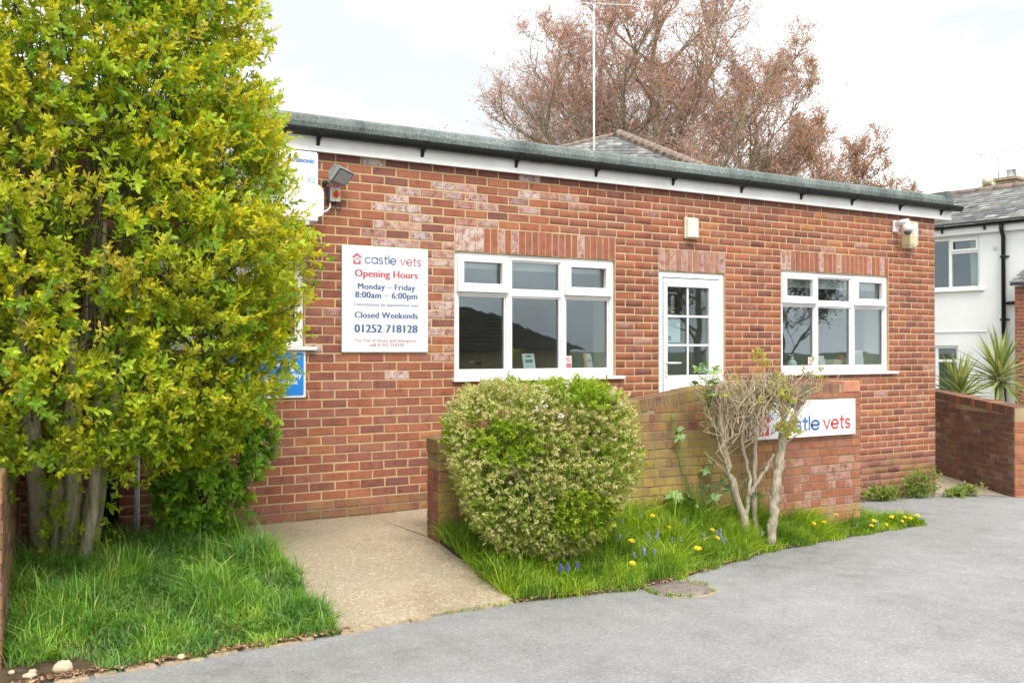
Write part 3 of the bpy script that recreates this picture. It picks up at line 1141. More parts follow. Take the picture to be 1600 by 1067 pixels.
    for k, (u, w) in enumerate(((0, .05), (.0, .05), (0, .04), (0, .055), (0, .045), (0, .05), (0, .035))):
        h.box(6.767 - w / 2, 6.767 + w / 2, 0.0498, 0.0508, 2.035 + k * 0.021, 2.044 + k * 0.021, "sign_white")
    h.box(6.743, 6.79, 0.0498, 0.0508, 2.002, 2.022, "yellow_plastic")
    for k in range(8):
        zz = 2.192 + 0.006 * math.sin(k / 7 * math.pi)
        h.box(6.702 + k * 0.016, 6.713 + k * 0.016, 0.0498, 0.0508, zz, zz + 0.010, "sign_white")
    h.build("glass_lettering", d)
    h = MB()
    h.box(7.135, 7.222, 0.052, 0.054, 1.385, 1.49, "pale_leaflet")
    h.box(7.155, 7.20, 0.0505, 0.0516, 1.41, 1.455, "panel_blue")
    h.build("sticker", d)

    # rooms behind the glass
    mb = MB()
    mb.box(BX0 + 0.27, BX1 - 0.27, 0.272, BY1 - 0.27, 0.26, 0.30, "inside_dark")
    mb.box(BX0 + 0.27, BX1 - 0.27, 0.272, BY1 - 0.27, 2.86, 2.90, "inside_wall")
    mb.box(BX0 + 0.28, BX1 - 0.28, 3.9, 3.95, 0.30, 2.86, "inside_wall")
    mb.box(6.28, 6.36, 0.275, 3.9, 0.30, 2.86, "inside_wall")
    mb.box(7.62, 7.70, 0.275, 3.9, 0.30, 2.86, "inside_wall")
    mb.box(3.2, 3.28, 0.275, 3.9, 0.30, 2.86, "inside_wall")
    mb.box(8.3, 9.9, 3.2, 3.88, 0.30, 2.0, "inside_dark")
    mb.box(4.0, 5.2, 3.3, 3.88, 0.30, 1.9, "inside_dark")
    mb.box(10.671, 10.675, 0.28, 3.88, 0.30, 2.85, "inside_wall")
    mb.build("room", root)
    return root


vets = build_vets()

# ================================================================ lettering
def text_mesh(body, bold=0.0, spacing=1.0):
    cu = bpy.data.curves.new("lettering", 'FONT')
    cu.body = body
    cu.size = 1.0
    cu.offset = 0.0
    cu.resolution_u = 3
    cu.space_character = spacing
    o = bpy.data.objects.new("lettering", cu)
    COL.objects.link(o)
    dg = bpy.context.evaluated_depsgraph_get()
    me = bpy.data.meshes.new_from_object(o.evaluated_get(dg))
    bpy.data.objects.remove(o)
    bpy.data.curves.remove(cu)
    return me


def place_text(body, x0, x1, base, M, mat, parent, bold=0.012, spacing=1.05, y=-0.0006, hscale=None):
    """text between x0 and x1 on the local sign face (x right, z up), baseline at base"""
    me = text_mesh(body, bold, spacing)
    n = len(me.vertices)
    co = np.empty(n * 3)
    me.vertices.foreach_get("co", co)
    co = co.reshape(-1, 3)
    mn, mx = co[:, 0].min(), co[:, 0].max()
    s = (x1 - x0) / (mx - mn)
    h = hscale if hscale else s
    out = np.stack([x0 + (co[:, 0] - mn) * s, np.full(n, y), base + co[:, 1] * h], -1)
    # weight comes from three copies set a hair apart
    polys = [tuple(p.vertices) for p in me.polygons]
    bpy.data.meshes.remove(me)
    mb = MB()
    e = bold * s * 1.6
    for k, dx in enumerate((-e, -e * 0.5, 0.0, e * 0.5, e)):
        mb.add([M @ Vector((p[0] + dx, p[1] - 0.00018 * k, p[2])) for p in out], polys, mat)
    return mb.build("lettering", parent)


def arc(cx, cz, r, a0, a1, n=14, sx=1.0):
    return [(cx + r * sx * math.cos(R(a0 + (a1 - a0) * k / n)), cz + r * math.sin(R(a0 + (a1 - a0) * k / n))) for k in range(n + 1)]


GLYPH = {
    'c': (0.86, [arc(.5, .5, .5, 48, 312, 18)]),
    'a': (1.0, [arc(.5, .5, .5, 0, 360, 24), [(1.0, 1.0), (1.0, 0.0)]]),
    's': (0.66, [arc(.34, .745, .255, 35, 270, 12, 1.2) + arc(.34, .245, .245, 90, -150, 12, 1.25)[1:]]),
    't': (0.52, [[(.24, 1.38), (.24, .22)] + arc(.42, .18, .18, 180, 275, 5)[1:], [(0, 1.0), (.52, 1.0)]]),
    'l': (0.0, [[(0, 1.5), (0, 0)]]),
    'e': (1.0, [[(0.0, .5), (1.0, .5)] + arc(.5, .5, .5, 0, 318, 20)[1:]]),
    'v': (0.9, [[(0, 1.0), (.45, 0.0), (.9, 1.0)]]),
}


def stroke_word(word, x0, x1, base, xh, wd, M, mat, parent, y=-0.0006, gap=0.27):
    """monoline round letters like the practice's logotype"""
    tot = sum(GLYPH[c][0] for c in word) + gap * (len(word) - 1)
    s = (x1 - x0 - wd) / tot
    mb = MB()
    x = x0 + wd / 2
    lay_n = 0
    for ch in word:
        w, polys = GLYPH[ch]
        for pl in polys:
            lay_n += 1
            yy = y - 0.00012 * lay_n
            P = [Vector((x + p[0] * s, base + wd / 2 + p[1] * (xh - wd))) for p in pl]
            L, Rr = [], []
            for i, p in enumerate(P):
                a = P[max(i - 1, 0)]
                b = P[min(i + 1, len(P) - 1)]
                d = (b - a).normalized()
                nn = Vector((-d.y, d.x))
                k = 1.0
                if 0 < i < len(P) - 1:
                    d1 = (p - a).normalized()
                    k = 1.0 / max(0.6, nn.dot(Vector((-d1.y, d1.x))))
                if i == 0: p = p - d * wd * 0.3
                if i == len(P) - 1: p = p + d * wd * 0.3
                L.append(p + nn * wd / 2 * k)
                Rr.append(p - nn * wd / 2 * k)
            vs = [M @ Vector((p.x, yy, p.y)) for p in L + Rr]
            m = len(L)
            mb.add(vs, [(i, m + i, m + i + 1, i + 1) for i in range(m - 1)], mat)
        x += (w + gap) * s
    return mb.build("lettering", parent)


def house_logo(x0, z0, w, h, M, mat, parent):
    mb = MB()
    P = lambda pts, y: [M @ Vector((x0 + u * w, y, z0 + v * h)) for u, v in pts]
    body = [(.14, 0), (.86, 0), (.86, .60), (1.0, .60), (.96, .66), (.5, 1.0), (.04, .66), (0, .60), (.14, .60)]
    mb.add(P(body, -0.0006), [tuple(range(9))], mat)
    logo = mb.build("house_emblem", parent)
    mb = MB()
    def ell(cx, cz, rx, rz, rot=0):
        pts = []
        for k in range(12):
            a = 2 * math.pi * k / 12
            u, v = rx * math.cos(a), rz * math.sin(a)
            pts.append((cx + u * math.cos(rot) - v * math.sin(rot), cz + u * math.sin(rot) + v * math.cos(rot)))
        mb.add(P(pts, -0.0012), [tuple(range(12))], "sign_white")
    ell(.50, .27, .20, .15)
    ell(.26, .46, .075, .11, .35)
    ell(.42, .60, .075, .12, .1)
    ell(.60, .60, .075, .12, -.1)
    ell(.76, .46, .075, .11, -.35)
    mb.build("paw_emblem", logo)
    return logo


def build_signs():
    # opening hours board
    x0, x1, z0, z1 = 3.155, 3.947, 1.603, 2.490
    w, h = x1 - x0, z1 - z0
    s = empty("opening_hours_sign", (x0, -0.02, z0), "tall white sign board listing opening hours, left of the wide front window", "sign")
    mb = MB()
    mb.bbox(x0, x1, -0.022, -0.003, z0, z1, 0.002, "sign_white")
    mb.build("board", s)
    M = Matrix.Translation((x0, -0.0222, z0))
    Z = lambda t: h * (1 - t)
    house_logo(0.107 * w, Z(.176), 0.118 * w, 0.108 * h, M, "logo_red", s)
    stroke_word("castle", .252 * w, .622 * w, Z(.168), 0.066 * h, 0.0105, M, "logo_blue", s)
    stroke_word("vets", .663 * w, .918 * w, Z(.172), 0.066 * h, 0.0105, M, "logo_red", s)
    place_text("Opening Hours", .145 * w, .872 * w, Z(.291), M, "logo_red", s, 0.030, 1.06)
    place_text("Monday – Friday", .178 * w, .84 * w, Z(.407), M, "logo_blue", s, 0.030, 1.08)
    place_text("8:00am – 6:00pm", .148 * w, .865 * w, Z(.489), M, "logo_blue", s, 0.030, 1.08)
    place_text("Consultations by appointment only", .128 * w, .88 * w, Z(.564), M, "faded_blue", s, 0.018, 1.1)
    place_text("Closed Weekends", .143 * w, .873 * w, Z(.678), M, "logo_blue", s, 0.030, 1.06)
    place_text("01252 718128", .143 * w, .868 * w, Z(.814), M, "logo_blue", s, 0.034, 1.04)
    place_text("For Out of Hours and emergency", .152 * w, .857 * w, Z(.903), M, "faded_red", s, 0.018, 1.1)
    place_text("call 01252 750329", .315 * w, .705 * w, Z(.946), M, "faded_red", s, 0.018, 1.08)

    # practice sign on the ramp wall
    x0, x1, z0, z1 = 6.258, 7.577, 0.848, 1.172
    w, h = x1 - x0, z1 - z0
    s = empty("practice_sign", (x0, -1.56, z0), "long white sign board fixed to low ramp wall behind the pruned bare shrub", "sign")
    mb = MB()
    mb.bbox(x0, x1, -1.566, -1.530, z0, z1, 0.002, "sign_white")
    mb.build("board", s)
    M = Matrix.Translation((x0, -1.5662, z0))
    house_logo(.045 * w, .10 * h, .128 * w, .62 * h, M, "bright_red", s)
    stroke_word("castle", .215 * w, .640 * w, .165 * h, .305 * h, 0.0215, M, "bright_blue", s)
    stroke_word("vets", .668 * w, .948 * w, .165 * h, .305 * h, 0.0215, M, "bright_red", s)

    # blue board under the end window, mostly behind the shrub
    x0, x1, z0, z1 = 2.20, 2.848, 1.237, 1.612
    s = empty("blue_sign", (x0, -0.012, z0), "blue sign with white bold lettering half hidden behind the yellow-green shrub", "sign")
    mb = MB()
    mb.bbox(x0, x1, -0.012, -0.003, z0, z1, 0.002, "sign_white")
    mb.build("board", s)
    mb = MB()
    poly = []
    c = 0.014
    for cx, cz, a0 in ((x1 - .018 - c, z1 - .012 - c, 0), (x0 + .018 + c, z1 - .012 - c, 90), (x0 + .018 + c, z0 + .018 + c, 180), (x1 - .018 - c, z0 + .018 + c, 270)):
        for k in range(5):
            a = R(a0 + 22.5 * k)
            poly.append((cx + c * math.cos(a), cz + c * math.sin(a)))
    mb.prism(poly, 'y', -0.0132, -0.0122, "panel_blue")
    mb.build("panel", s)
    M = Matrix.Translation((0, -0.0136, 0))
    for body, xr, zb, wd in (("own risk.", 2.792, 1.490, .19), ("all", 2.776, 1.448, .052), ("responsibility", 2.812, 1.398, .30), ("accident", 2.778, 1.346, .18)):
        place_text(body, xr - wd, xr, zb, M, "sign_white", s, 0.03, 1.0)


build_signs()


def build_fittings():
    # air-conditioner condenser under the fascia
    ac = empty("air_conditioner", (2.45, -0.2, 2.62), "white wall-mounted air conditioning unit tucked under the roof edge", "air conditioner")
    mb = MB()
    mb.bbox(2.06, 2.833, -0.33, -0.05, 2.621, 3.165, 0.012, "ac_white")
    mb.build("casing", ac)
    mb = MB()
    mb.prism([(2.8335, 2.66), (2.872, 2.68), (2.878, 2.70), (2.878, 2.86), (2.868, 2.885), (2.8335, 2.915)], 'y', -0.325, -0.07, "ac_white")
    mb.build("valve_cover", ac)
    mb = MB()
    for z in (3.015, 2.955, 2.90, 2.845, 2.785):
        mb.box(2.62, 2.832, -0.3312, -0.329, z, z + 0.0025, "light_grey")
    mb.box(2.795, 2.801, -0.3312, -0.329, 2.745, 2.77, "light_grey")
    mb.box(2.812, 2.818, -0.3312, -0.329, 2.745, 2.77, "light_grey")
    mb.build("panel_line", ac)
    mb = MB()
    mb.lathe([(0.235, 0.0), (0.235, 0.006), (0.22, 0.008), (0.22, 0.001)], 32, m="light_grey",
             M=Matrix.Translation((2.33, -0.331, 2.89)) @ Matrix.Rotation(R(90), 4, 'X'))
    for k in range(9):
        z = 2.89 - 0.2 + k * 0.05
        r = math.sqrt(max(0.0, 0.22 ** 2 - (z - 2.89) ** 2))
        mb.box(2.33 - r, 2.33 + r, -0.339, -0.334, z - 0.003, z + 0.003, "light_grey")
    mb.build("fan_grille", ac)
    mb = MB()
    for a, b in ((2.747, 2.803),):
        mb.box(a, b, -0.3316, -0.3296, 2.925, 2.962, "green_print")
        mb.box(a + 0.005, b - 0.005, -0.3320, -0.3300, 2.930, 2.957, "sign_white")
        for k in range(3):
            mb.box(a + 0.010 + k * 0.013, a + 0.017 + k * 0.013, -0.3324, -0.3304, 2.936 + 0.004 * (k % 2), 2.951, "green_print")
    mb.build("energy_label", ac)
    place_text("Panasonic", 2.585, 2.80, 3.075, Matrix.Translation((0, -0.3314, 0)), "brand_blue", ac, 0.03, 1.0)
    mb = MB()
    for x in (2.16, 2.72):
        mb.box(x, x + 0.035, -0.34, -0.001, 2.592, 2.618, "light_grey")
        mb.box(x, x + 0.035, -0.012, -0.002, 2.45, 2.592, "light_grey")
    mb.build("mounting_bracket", ac)

    # floodlight
    fl = empty("floodlight", (3.06, -0.06, 3.0), "grey floodlight tilted down on the brickwork beside the air conditioner", "floodlight")
    M = Matrix.Translation((3.075, -0.155, 3.045)) @ Matrix.Rotation(R(24), 4, 'Z') @ Matrix.Rotation(R(38), 4, 'X') @ Matrix.Rotation(R(10), 4, 'Y') @ Matrix.Scale(1.0, 4)
    mb = MB()
    a, b = 0.092, 0.066
    front = [(-a, -0.05, -b), (a, -0.05, -b), (a, -0.05, b), (-a, -0.05, b)]
    mid = [(-a, -0.02, -b), (a, -0.02, -b), (a, -0.02, b), (-a, -0.02, b)]
    back = [(-.055, 0.06, -.035), (.055, 0.06, -.035), (.055, 0.06, .05), (-.055, 0.06, .05)]
    vs = [M @ Vector(p) for p in front + mid + back]
    fs = [(0, 1, 2, 3), (11, 10, 9, 8)]
    for r in (0, 4):
        for k in range(4):
            fs.append((r + k, r + 4 + k, r + 4 + (k + 1) % 4, r + (k + 1) % 4))
    mb.add(vs, fs, "grey_metal")
    mb.build("housing", fl)
    mb = MB()
    mb.box(-a + .004, a - .004, -0.0535, -0.0505, -b + .004, b - .004, "dark_grey", M=M)
    mb.build("rim", fl)
    mb = MB()
    mb.box(-a + .014, a - .014, -0.0570, -0.0540, -b + .013, b - .013, "grey_metal", M=M)
    mb.build("front_glass", fl)
    mb = MB()
    mb.tube([(3.005, -0.002, 2.985), (3.005, -0.06, 2.985), (3.03, -0.10, 2.99), (3.06, -0.12, 3.02)], [0.022, 0.018, 0.014, 0.012], 8, "dark_grey")
    mb.tube([(2.985, -0.14, 2.985), (3.015, -0.14, 2.965), (3.05, -0.13, 2.962)], 0.011, 8, "grey_metal")
    mb.build("mounting_arm", fl)

    # isolator switch
    sw = empty("isolator_switch", (3.09, -0.04, 2.83), "grey isolator box with red rotary switch on yellow plate below the floodlight", "switch")
    mb = MB()
    mb.bbox(3.024, 3.118, -0.052, -0.002, 2.832, 2.952, 0.004, "dark_grey")
    mb.build("back_box", sw)
    mb = MB()
    mb.bbox(3.034, 3.122, -0.066, -0.053, 2.834, 2.952, 0.003, "light_grey")
    for z in (2.843, 2.943):
        mb.box(3.076, 3.081, -0.0675, -0.0662, z - .003, z + .003, "dark_grey")
    mb.build("cover", sw)
    mb = MB()
    mb.bbox(3.054, 3.110, -0.071, -0.067, 2.862, 2.926, 0.003, "yellow_plastic")
    mb.build("switch_plate", sw)
    mb = MB()
    mb.lathe([(0.026, 0.0), (0.026, 0.012), (0.022, 0.016)], 20, m="red_plastic", M=Matrix.Translation((3.084, -0.0715, 2.894)) @ Matrix.Rotation(R(90), 4, 'X'))
    mb.bbox(3.077, 3.090, -0.101, -0.0875, 2.871, 2.917, 0.003, "red_plastic")
    mb.build("knob", sw)
    mb = MB()
    mb.tube([(3.045, -0.03, 2.832), (3.045, -0.032, 2.79), (3.025, -0.035, 2.765), (2.99, -0.06, 2.745), (2.93, -0.10, 2.735), (2.85, -0.15, 2.735)], 0.0085, 8, "white_plastic")
    mb.build("conduit", sw)
    mb = MB()
    mb.tube([(3.09, -0.03, 2.832), (3.09, -0.04, 2.79), (3.10, -0.045, 2.765), (3.12, -0.045, 2.757), (3.134, -0.04, 2.775), (3.133, -0.03, 2.83), (3.126, -0.02, 2.93), (3.12, -0.015, 2.99)], 0.004, 6, "cable_black")
    mb.build("cable", sw)

    # bulkhead lamp over the door
    bl = empty("bulkhead_lamp", (6.96, -0.05, 2.76), "cream bulkhead lamp fixed to the wall above the door", "lamp")
    mb = MB()
    mb.bbox(6.872, 7.048, -0.028, -0.001, 2.758, 2.975, 0.006, "cream_plastic")
    mb.build("base_plate", bl)
    mb = MB()
    n = 8
    prof = [(-0.029, 0.0)]
    pts = [(6.884 + 0.152 * k / n, -0.029 - 0.058 * math.sin(math.pi * (0.12 + 0.76 * k / n))) for k in range(n + 1)]
    mb.prism([(6.884, -0.029)] + pts + [(7.036, -0.029)], 'z', 2.772, 2.962, "diffuser")
    mb.build("diffuser", bl)
    mb = MB()
    mb.tube([(6.905, -0.004, 2.976), (6.905, -0.004, 2.998)], 0.006, 6, "cream_plastic")
    mb.build("cable_entry", bl)

    # security camera
    cc = empty("security_camera", (10.2, -0.03, 3.03), "white dome security camera on a wall bracket near the building corner", "camera")
    mb = MB()
    mb.bbox(10.135, 10.225, -0.03, -0.001, 3.025, 3.165, 0.006, "white_plastic")
    mb.build("back_plate", cc)
    mb = MB()
    mb.tube([(10.18, -0.03, 3.12), (10.185, -0.11, 3.135), (10.20, -0.16, 3.14), (10.205, -0.165, 3.10)], [0.034, 0.034, 0.036, 0.045], 12, "white_plastic")
    mb.build("bracket_arm", cc)
    mb = MB()
    mb.lathe([(0.052, 0.05), (0.064, 0.035), (0.066, -0.01), (0.052, -0.03), (0.045, -0.032)], 20, (10.207, -0.167, 3.055), "white_plastic")
    mb.build("housing", cc)
    mb = MB()
    mb.lathe([(0.044, -0.0325), (0.04, -0.055), (0.025, -0.072), (0.006, -0.078)], 16, (10.207, -0.167, 3.055), "dark_grey")
    mb.build("dome", cc)

    # alarm bell box
    al = empty("alarm_box", (10.41, -0.05, 2.85), "aged cream alarm bell box beside the dome security camera", "alarm box")
    mb = MB()
    f = [(10.33, -0.105), (10.395, -0.105), (10.50, -0.092), (10.50, -0.002), (10.315, -0.002)]
    mb.prism(f, 'z', 2.885, 3.16, "aged_cream")
    mb.add([(10.33, -0.105, 2.885), (10.395, -0.105, 2.885), (10.50, -0.092, 2.885), (10.50, -0.002, 2.885), (10.315, -0.002, 2.885),
            (10.345, -0.085, 2.84), (10.395, -0.085, 2.84), (10.485, -0.075, 2.84), (10.485, -0.002, 2.84), (10.325, -0.002, 2.84)],
           [(0, 1, 6, 5), (1, 2, 7, 6), (2, 3, 8, 7), (4, 0, 5, 9), (5, 6, 7, 8, 9)], "aged_cream")
    mb.build("casing", al)
    mb = MB()
    a, b = Vector((10.40, -0.1056, 0)), Vector((10.492, -0.0942, 0))
    vs = [(a.x, a.y, 2.985), (b.x, b.y, 2.985), (b.x, b.y, 3.14), (a.x, a.y, 3.14)]
    mb.add(vs, [(0, 1, 2, 3)], "pale_leaflet")
    for k in range(4):
        z = 3.0 + k * 0.033
        q = [(a.lerp(b, u)).xy for u in (0.15, 0.85)]
        mb.add([(q[0].x, q[0].y - .0008, z), (q[1].x, q[1].y - .0008, z), (q[1].x, q[1].y - .0008, z + .012), (q[0].x, q[0].y - .0008, z + .012)], [(0, 1, 2, 3)], "grey_print")
    mb.build("label_panel", al)
    mb = MB()
    mb.lathe([(0.012, 0.0), (0.012, 0.006), (0.004, 0.008)], 10, m="cream_plastic", M=Matrix.Translation((10.43, -0.092, 2.866)) @ Matrix.Rotation(R(70), 4, 'X'))
    mb.build("screw_cap", al)

    # TV aerial mast on the roof
    ae = empty("television_aerial", (8.243, 3.4, 3.42), "thin white television aerial mast rising above the flat roof", "aerial")
    mx, my = 8.243, 3.4
    mb = MB()
    mb.tube([(mx, my, 3.40), (mx, my, 6.30)], 0.014, 8, "aerial_white")
    mb.build("mast", ae)
    mb = MB()
    for k in range(9):
        mb.tube([(mx, my, 3.75 + k * 0.29), (mx, my, 3.765 + k * 0.29)], 0.018, 8, "aerial_white")
    mb.build("clamp", ae)
    mb = MB()
    mb.tube([(mx - 0.50, my + 0.05, 6.36), (mx + 0.85, my - 0.10, 6.50)], 0.0055, 6, "aerial_white")
    mb.tube([(mx, my, 6.30), (mx, my, 6.40)], 0.012, 6, "aerial_white")
    mb.build("boom", ae)
    for k in range(13):
        u = k / 12
        p = Vector((mx - 0.50 + 1.35 * u, my + 0.05 - 0.15 * u, 6.36 + 0.14 * u))
        mb = MB()
        L = 0.16 - 0.05 * u
        mb.tube([p + Vector((-0.03, -L, 0.004)), p + Vector((0.03, L, 0.004))], 0.0025, 5, "aerial_white")
        mb.build("element", ae)


build_fittings()


def build_sill_things():
    z = W1[2] + 0.004
    def leaflet(x, y, w, h, lean, yaw, mat, label, prints):
        o = empty("leaflet", (x, y, z), label, "leaflet")
        M = Matrix.Translation((x, y, z)) @ Matrix.Rotation(R(yaw), 4, 'Z') @ Matrix.Rotation(R(lean), 4, 'X')
        mb = MB()
        mb.box(-w / 2, w / 2, 0.0, 0.003, 0.0, h, mat, M=M)
        mb.build("card", o)
        mb = MB()
        mb.add([M @ Vector(p) for p in ((-w * .3, 0.004, h * .8), (w * .3, 0.004, h * .8), (w * .3, 0.07, 0.0), (-w * .3, 0.07, 0.0))], [(0, 1, 2, 3)], mat)
        mb.build("strut", o)
        if prints:
            mb = MB()
            for a, b, c, d, m in prints:
                mb.box(-w / 2 + a * w, -w / 2 + b * w, -0.0012, -0.0004, c * h, d * h, m, M=M)
            mb.build("print", o)
    leaflet(5.13, 0.17, 0.15, 0.215, -12, 8, "pale_leaflet", "pale blue leaflet stand on the sill of the wide front window",
            [(.3, .7, .86, .92, "dark_print"), (.2, .8, .6, .73, "teal_print"), (.2, .55, .48, .50, "grey_print"), (.2, .7, .40, .42, "grey_print"), (.2, .6, .32, .34, "grey_print")])
    leaflet(5.84, 0.19, 0.13, 0.215, -12, 18, "sign_white", "leaflet with an orange stripe at the right end of the wide front window",
            [(.0, .28, .1, .99, "orange_print"), (.3, 1.0, .05, .35, "terracotta_brick"), (.4, .9, .6, .75, "grey_print")])
    leaflet(9.15, 0.17, 0.13, 0.185, -14, 10, "sign_white", "blank white card leaning in the middle pane of the far right window", None)
    leaflet(9.72, 0.135, 0.17, 0.235, -6, 0, "sign_white", "white card in front of the tray in the far right window", None)
    # stickers on the glass
    for x, zz, lab in ((5.482, 1.50, "red and white no-smoking sticker in the wide front window"), (8.795, 1.475, "red and white no-smoking sticker in the far right window")):
        s = empty("no_smoking_sticker", (x, 0.07, zz), lab, "sticker")
        mb = MB()
        mb.box(x - 0.036, x + 0.036, 0.0575, 0.0595, zz - 0.055, zz + 0.065, "sign_white")
        mb.build("backing", s)
        mb = MB()
        mb.box(x - 0.031, x + 0.031, 0.0560, 0.0570, zz - 0.049, zz - 0.005, "faded_red")
        ring = [(x + 0.027 * math.cos(a), zz + 0.031 + 0.027 * math.sin(a)) for a in [k * math.pi / 10 for k in range(20)]]
        rin = [(x + 0.020 * math.cos(a), zz + 0.031 + 0.020 * math.sin(a)) for a in [k * math.pi / 10 for k in range(20)]]
        mb.add([(p[0], 0.0560, p[1]) for p in ring + rin], [(k, (k + 1) % 20, 20 + (k + 1) % 20, 20 + k) for k in range(20)], "bright_red")
        M = Matrix.Translation((x, 0.0555, zz + 0.031)) @ Matrix.Rotation(R(45), 4, 'Y')
        mb.box(-0.022, 0.022, 0, 0.0008, -0.003, 0.003, "bright_red", M=M)
        mb.box(x - 0.016, x + 0.012, 0.0562, 0.0570, zz + 0.026, zz + 0.032, "dark_print")
        mb.build("print", s)
    # hand-wash bottle
    b = empty("soap_bottle", (8.66, 0.2, z), "translucent pump soap bottle on the sill of the far right window", "bottle")
    mb = MB()
    M = Matrix.Translation((8.66, 0.2, z))
    mb.lathe([(0.046, 0.0), (0.05, 0.006), (0.05, 0.10), (0.046, 0.118), (0.018, 0.135), (0.018, 0.142)], 16, (8.66, 0.2, z), "soap")
    mb.build("bottle_body", b)
    mb = MB()
    mb.lathe([(0.02, 0.1425), (0.02, 0.158), (0.008, 0.160), (0.006, 0.185), (0.016, 0.186), (0.016, 0.196)], 12, (8.66, 0.2, z), "white_plastic")
    mb.tube([(8.66, 0.2, z + 0.191), (8.61, 0.19, z + 0.190), (8.60, 0.19, z + 0.182)], [0.007, 0.006, 0.005], 6, "white_plastic")
    mb.build("pump", b)
    # white plastic tray with red things in it
    t = empty("plastic_tray", (9.68, 0.27, z), "white slotted plastic tray on the sill of the far right window", "tray")
    mb = MB()
    x0, x1, y0, y1, h = 9.545, 9.83, 0.16, 0.40, 0.135
    mb.box(x0, x1, y0, y1, z + 0.001, z + 0.008, "cream_plastic")
    for a in np.linspace(x0 + 0.03, x1 - 0.03, 7):
        mb.box(a - 0.011, a + 0.011, y0, y0 + 0.006, z + 0.008, z + h - 0.012, "cream_plastic")
        mb.box(a - 0.011, a + 0.011, y1 - 0.006, y1, z + 0.008, z + h - 0.012, "cream_plastic")
    for xx in (x0, x1 - 0.006):
        mb.box(xx, xx + 0.006, y0 + .006, y1 - .006, z + 0.008, z + h - 0.012, "cream_plastic")
    mb.bbox(x0 - 0.012, x1 + 0.012, y0 - 0.010, y0 + 0.010, z + h - 0.012, z + h, 0.003, "white_plastic")
    mb.bbox(x0 - 0.012, x1 + 0.012, y1 - 0.010, y1 + 0.010, z + h - 0.012, z + h, 0.003, "white_plastic")
    mb.build("basket", t)
    t2 = empty("side_tray", (9.36, 0.30, z), "second white plastic tray behind the middle mullion of the far right window", "tray")
    mb = MB()
    mb.prism([(9.31, z + .001), (9.50, z + .001), (9.50, z + 0.135), (9.36, z + 0.135), (9.29, z + 0.02)], 'y', 0.20, 0.38, "cream_plastic")
    mb.build("basket", t2)
    for x, y, lab in ((9.575, 0.27, "left red packet sticking up from the tray in the window"), (9.82, 0.28, "right red packet sticking up from the tray in the window")):
        o = empty("packet", (x, y, z + 0.01), lab, "packet")
        mb = MB()
        mb.prism([(x - .045, z + .012), (x + .03, z + .012), (x + .035, z + .15), (x + .005, z + .185), (x - .03, z + .17)], 'y', y, y + 0.05, "orange_red")
        mb.build("wrapper", o)
    # roller blinds
    for (x0, x1, z0, z1), drop, lab in ((W1, 0.115, "white roller blind rolled up behind the wide front window"), (W3, 0.155, "white roller blind rolled up behind the far right window")):
        o = empty("roller_blind", ((x0 + x1) / 2, 0.2, z1), lab, "blind")
        mb = MB()
        mb.tube([(x0 + 0.03, 0.17, z1 - 0.05), (x1 - 0.03, 0.17, z1 - 0.05)], 0.026, 10, "white_plastic")
        mb.build("roll", o)
        mb = MB()
        mb.box(x0 + 0.05, x1 - 0.05, 0.142, 0.1445, z1 - drop, z1 - 0.04, "white_plastic")
        mb.box(x0 + 0.05, x1 - 0.05, 0.138, 0.149, z1 - drop - 0.018, z1 - drop, "white_plastic")
        mb.build("fabric", o)


build_sill_things()


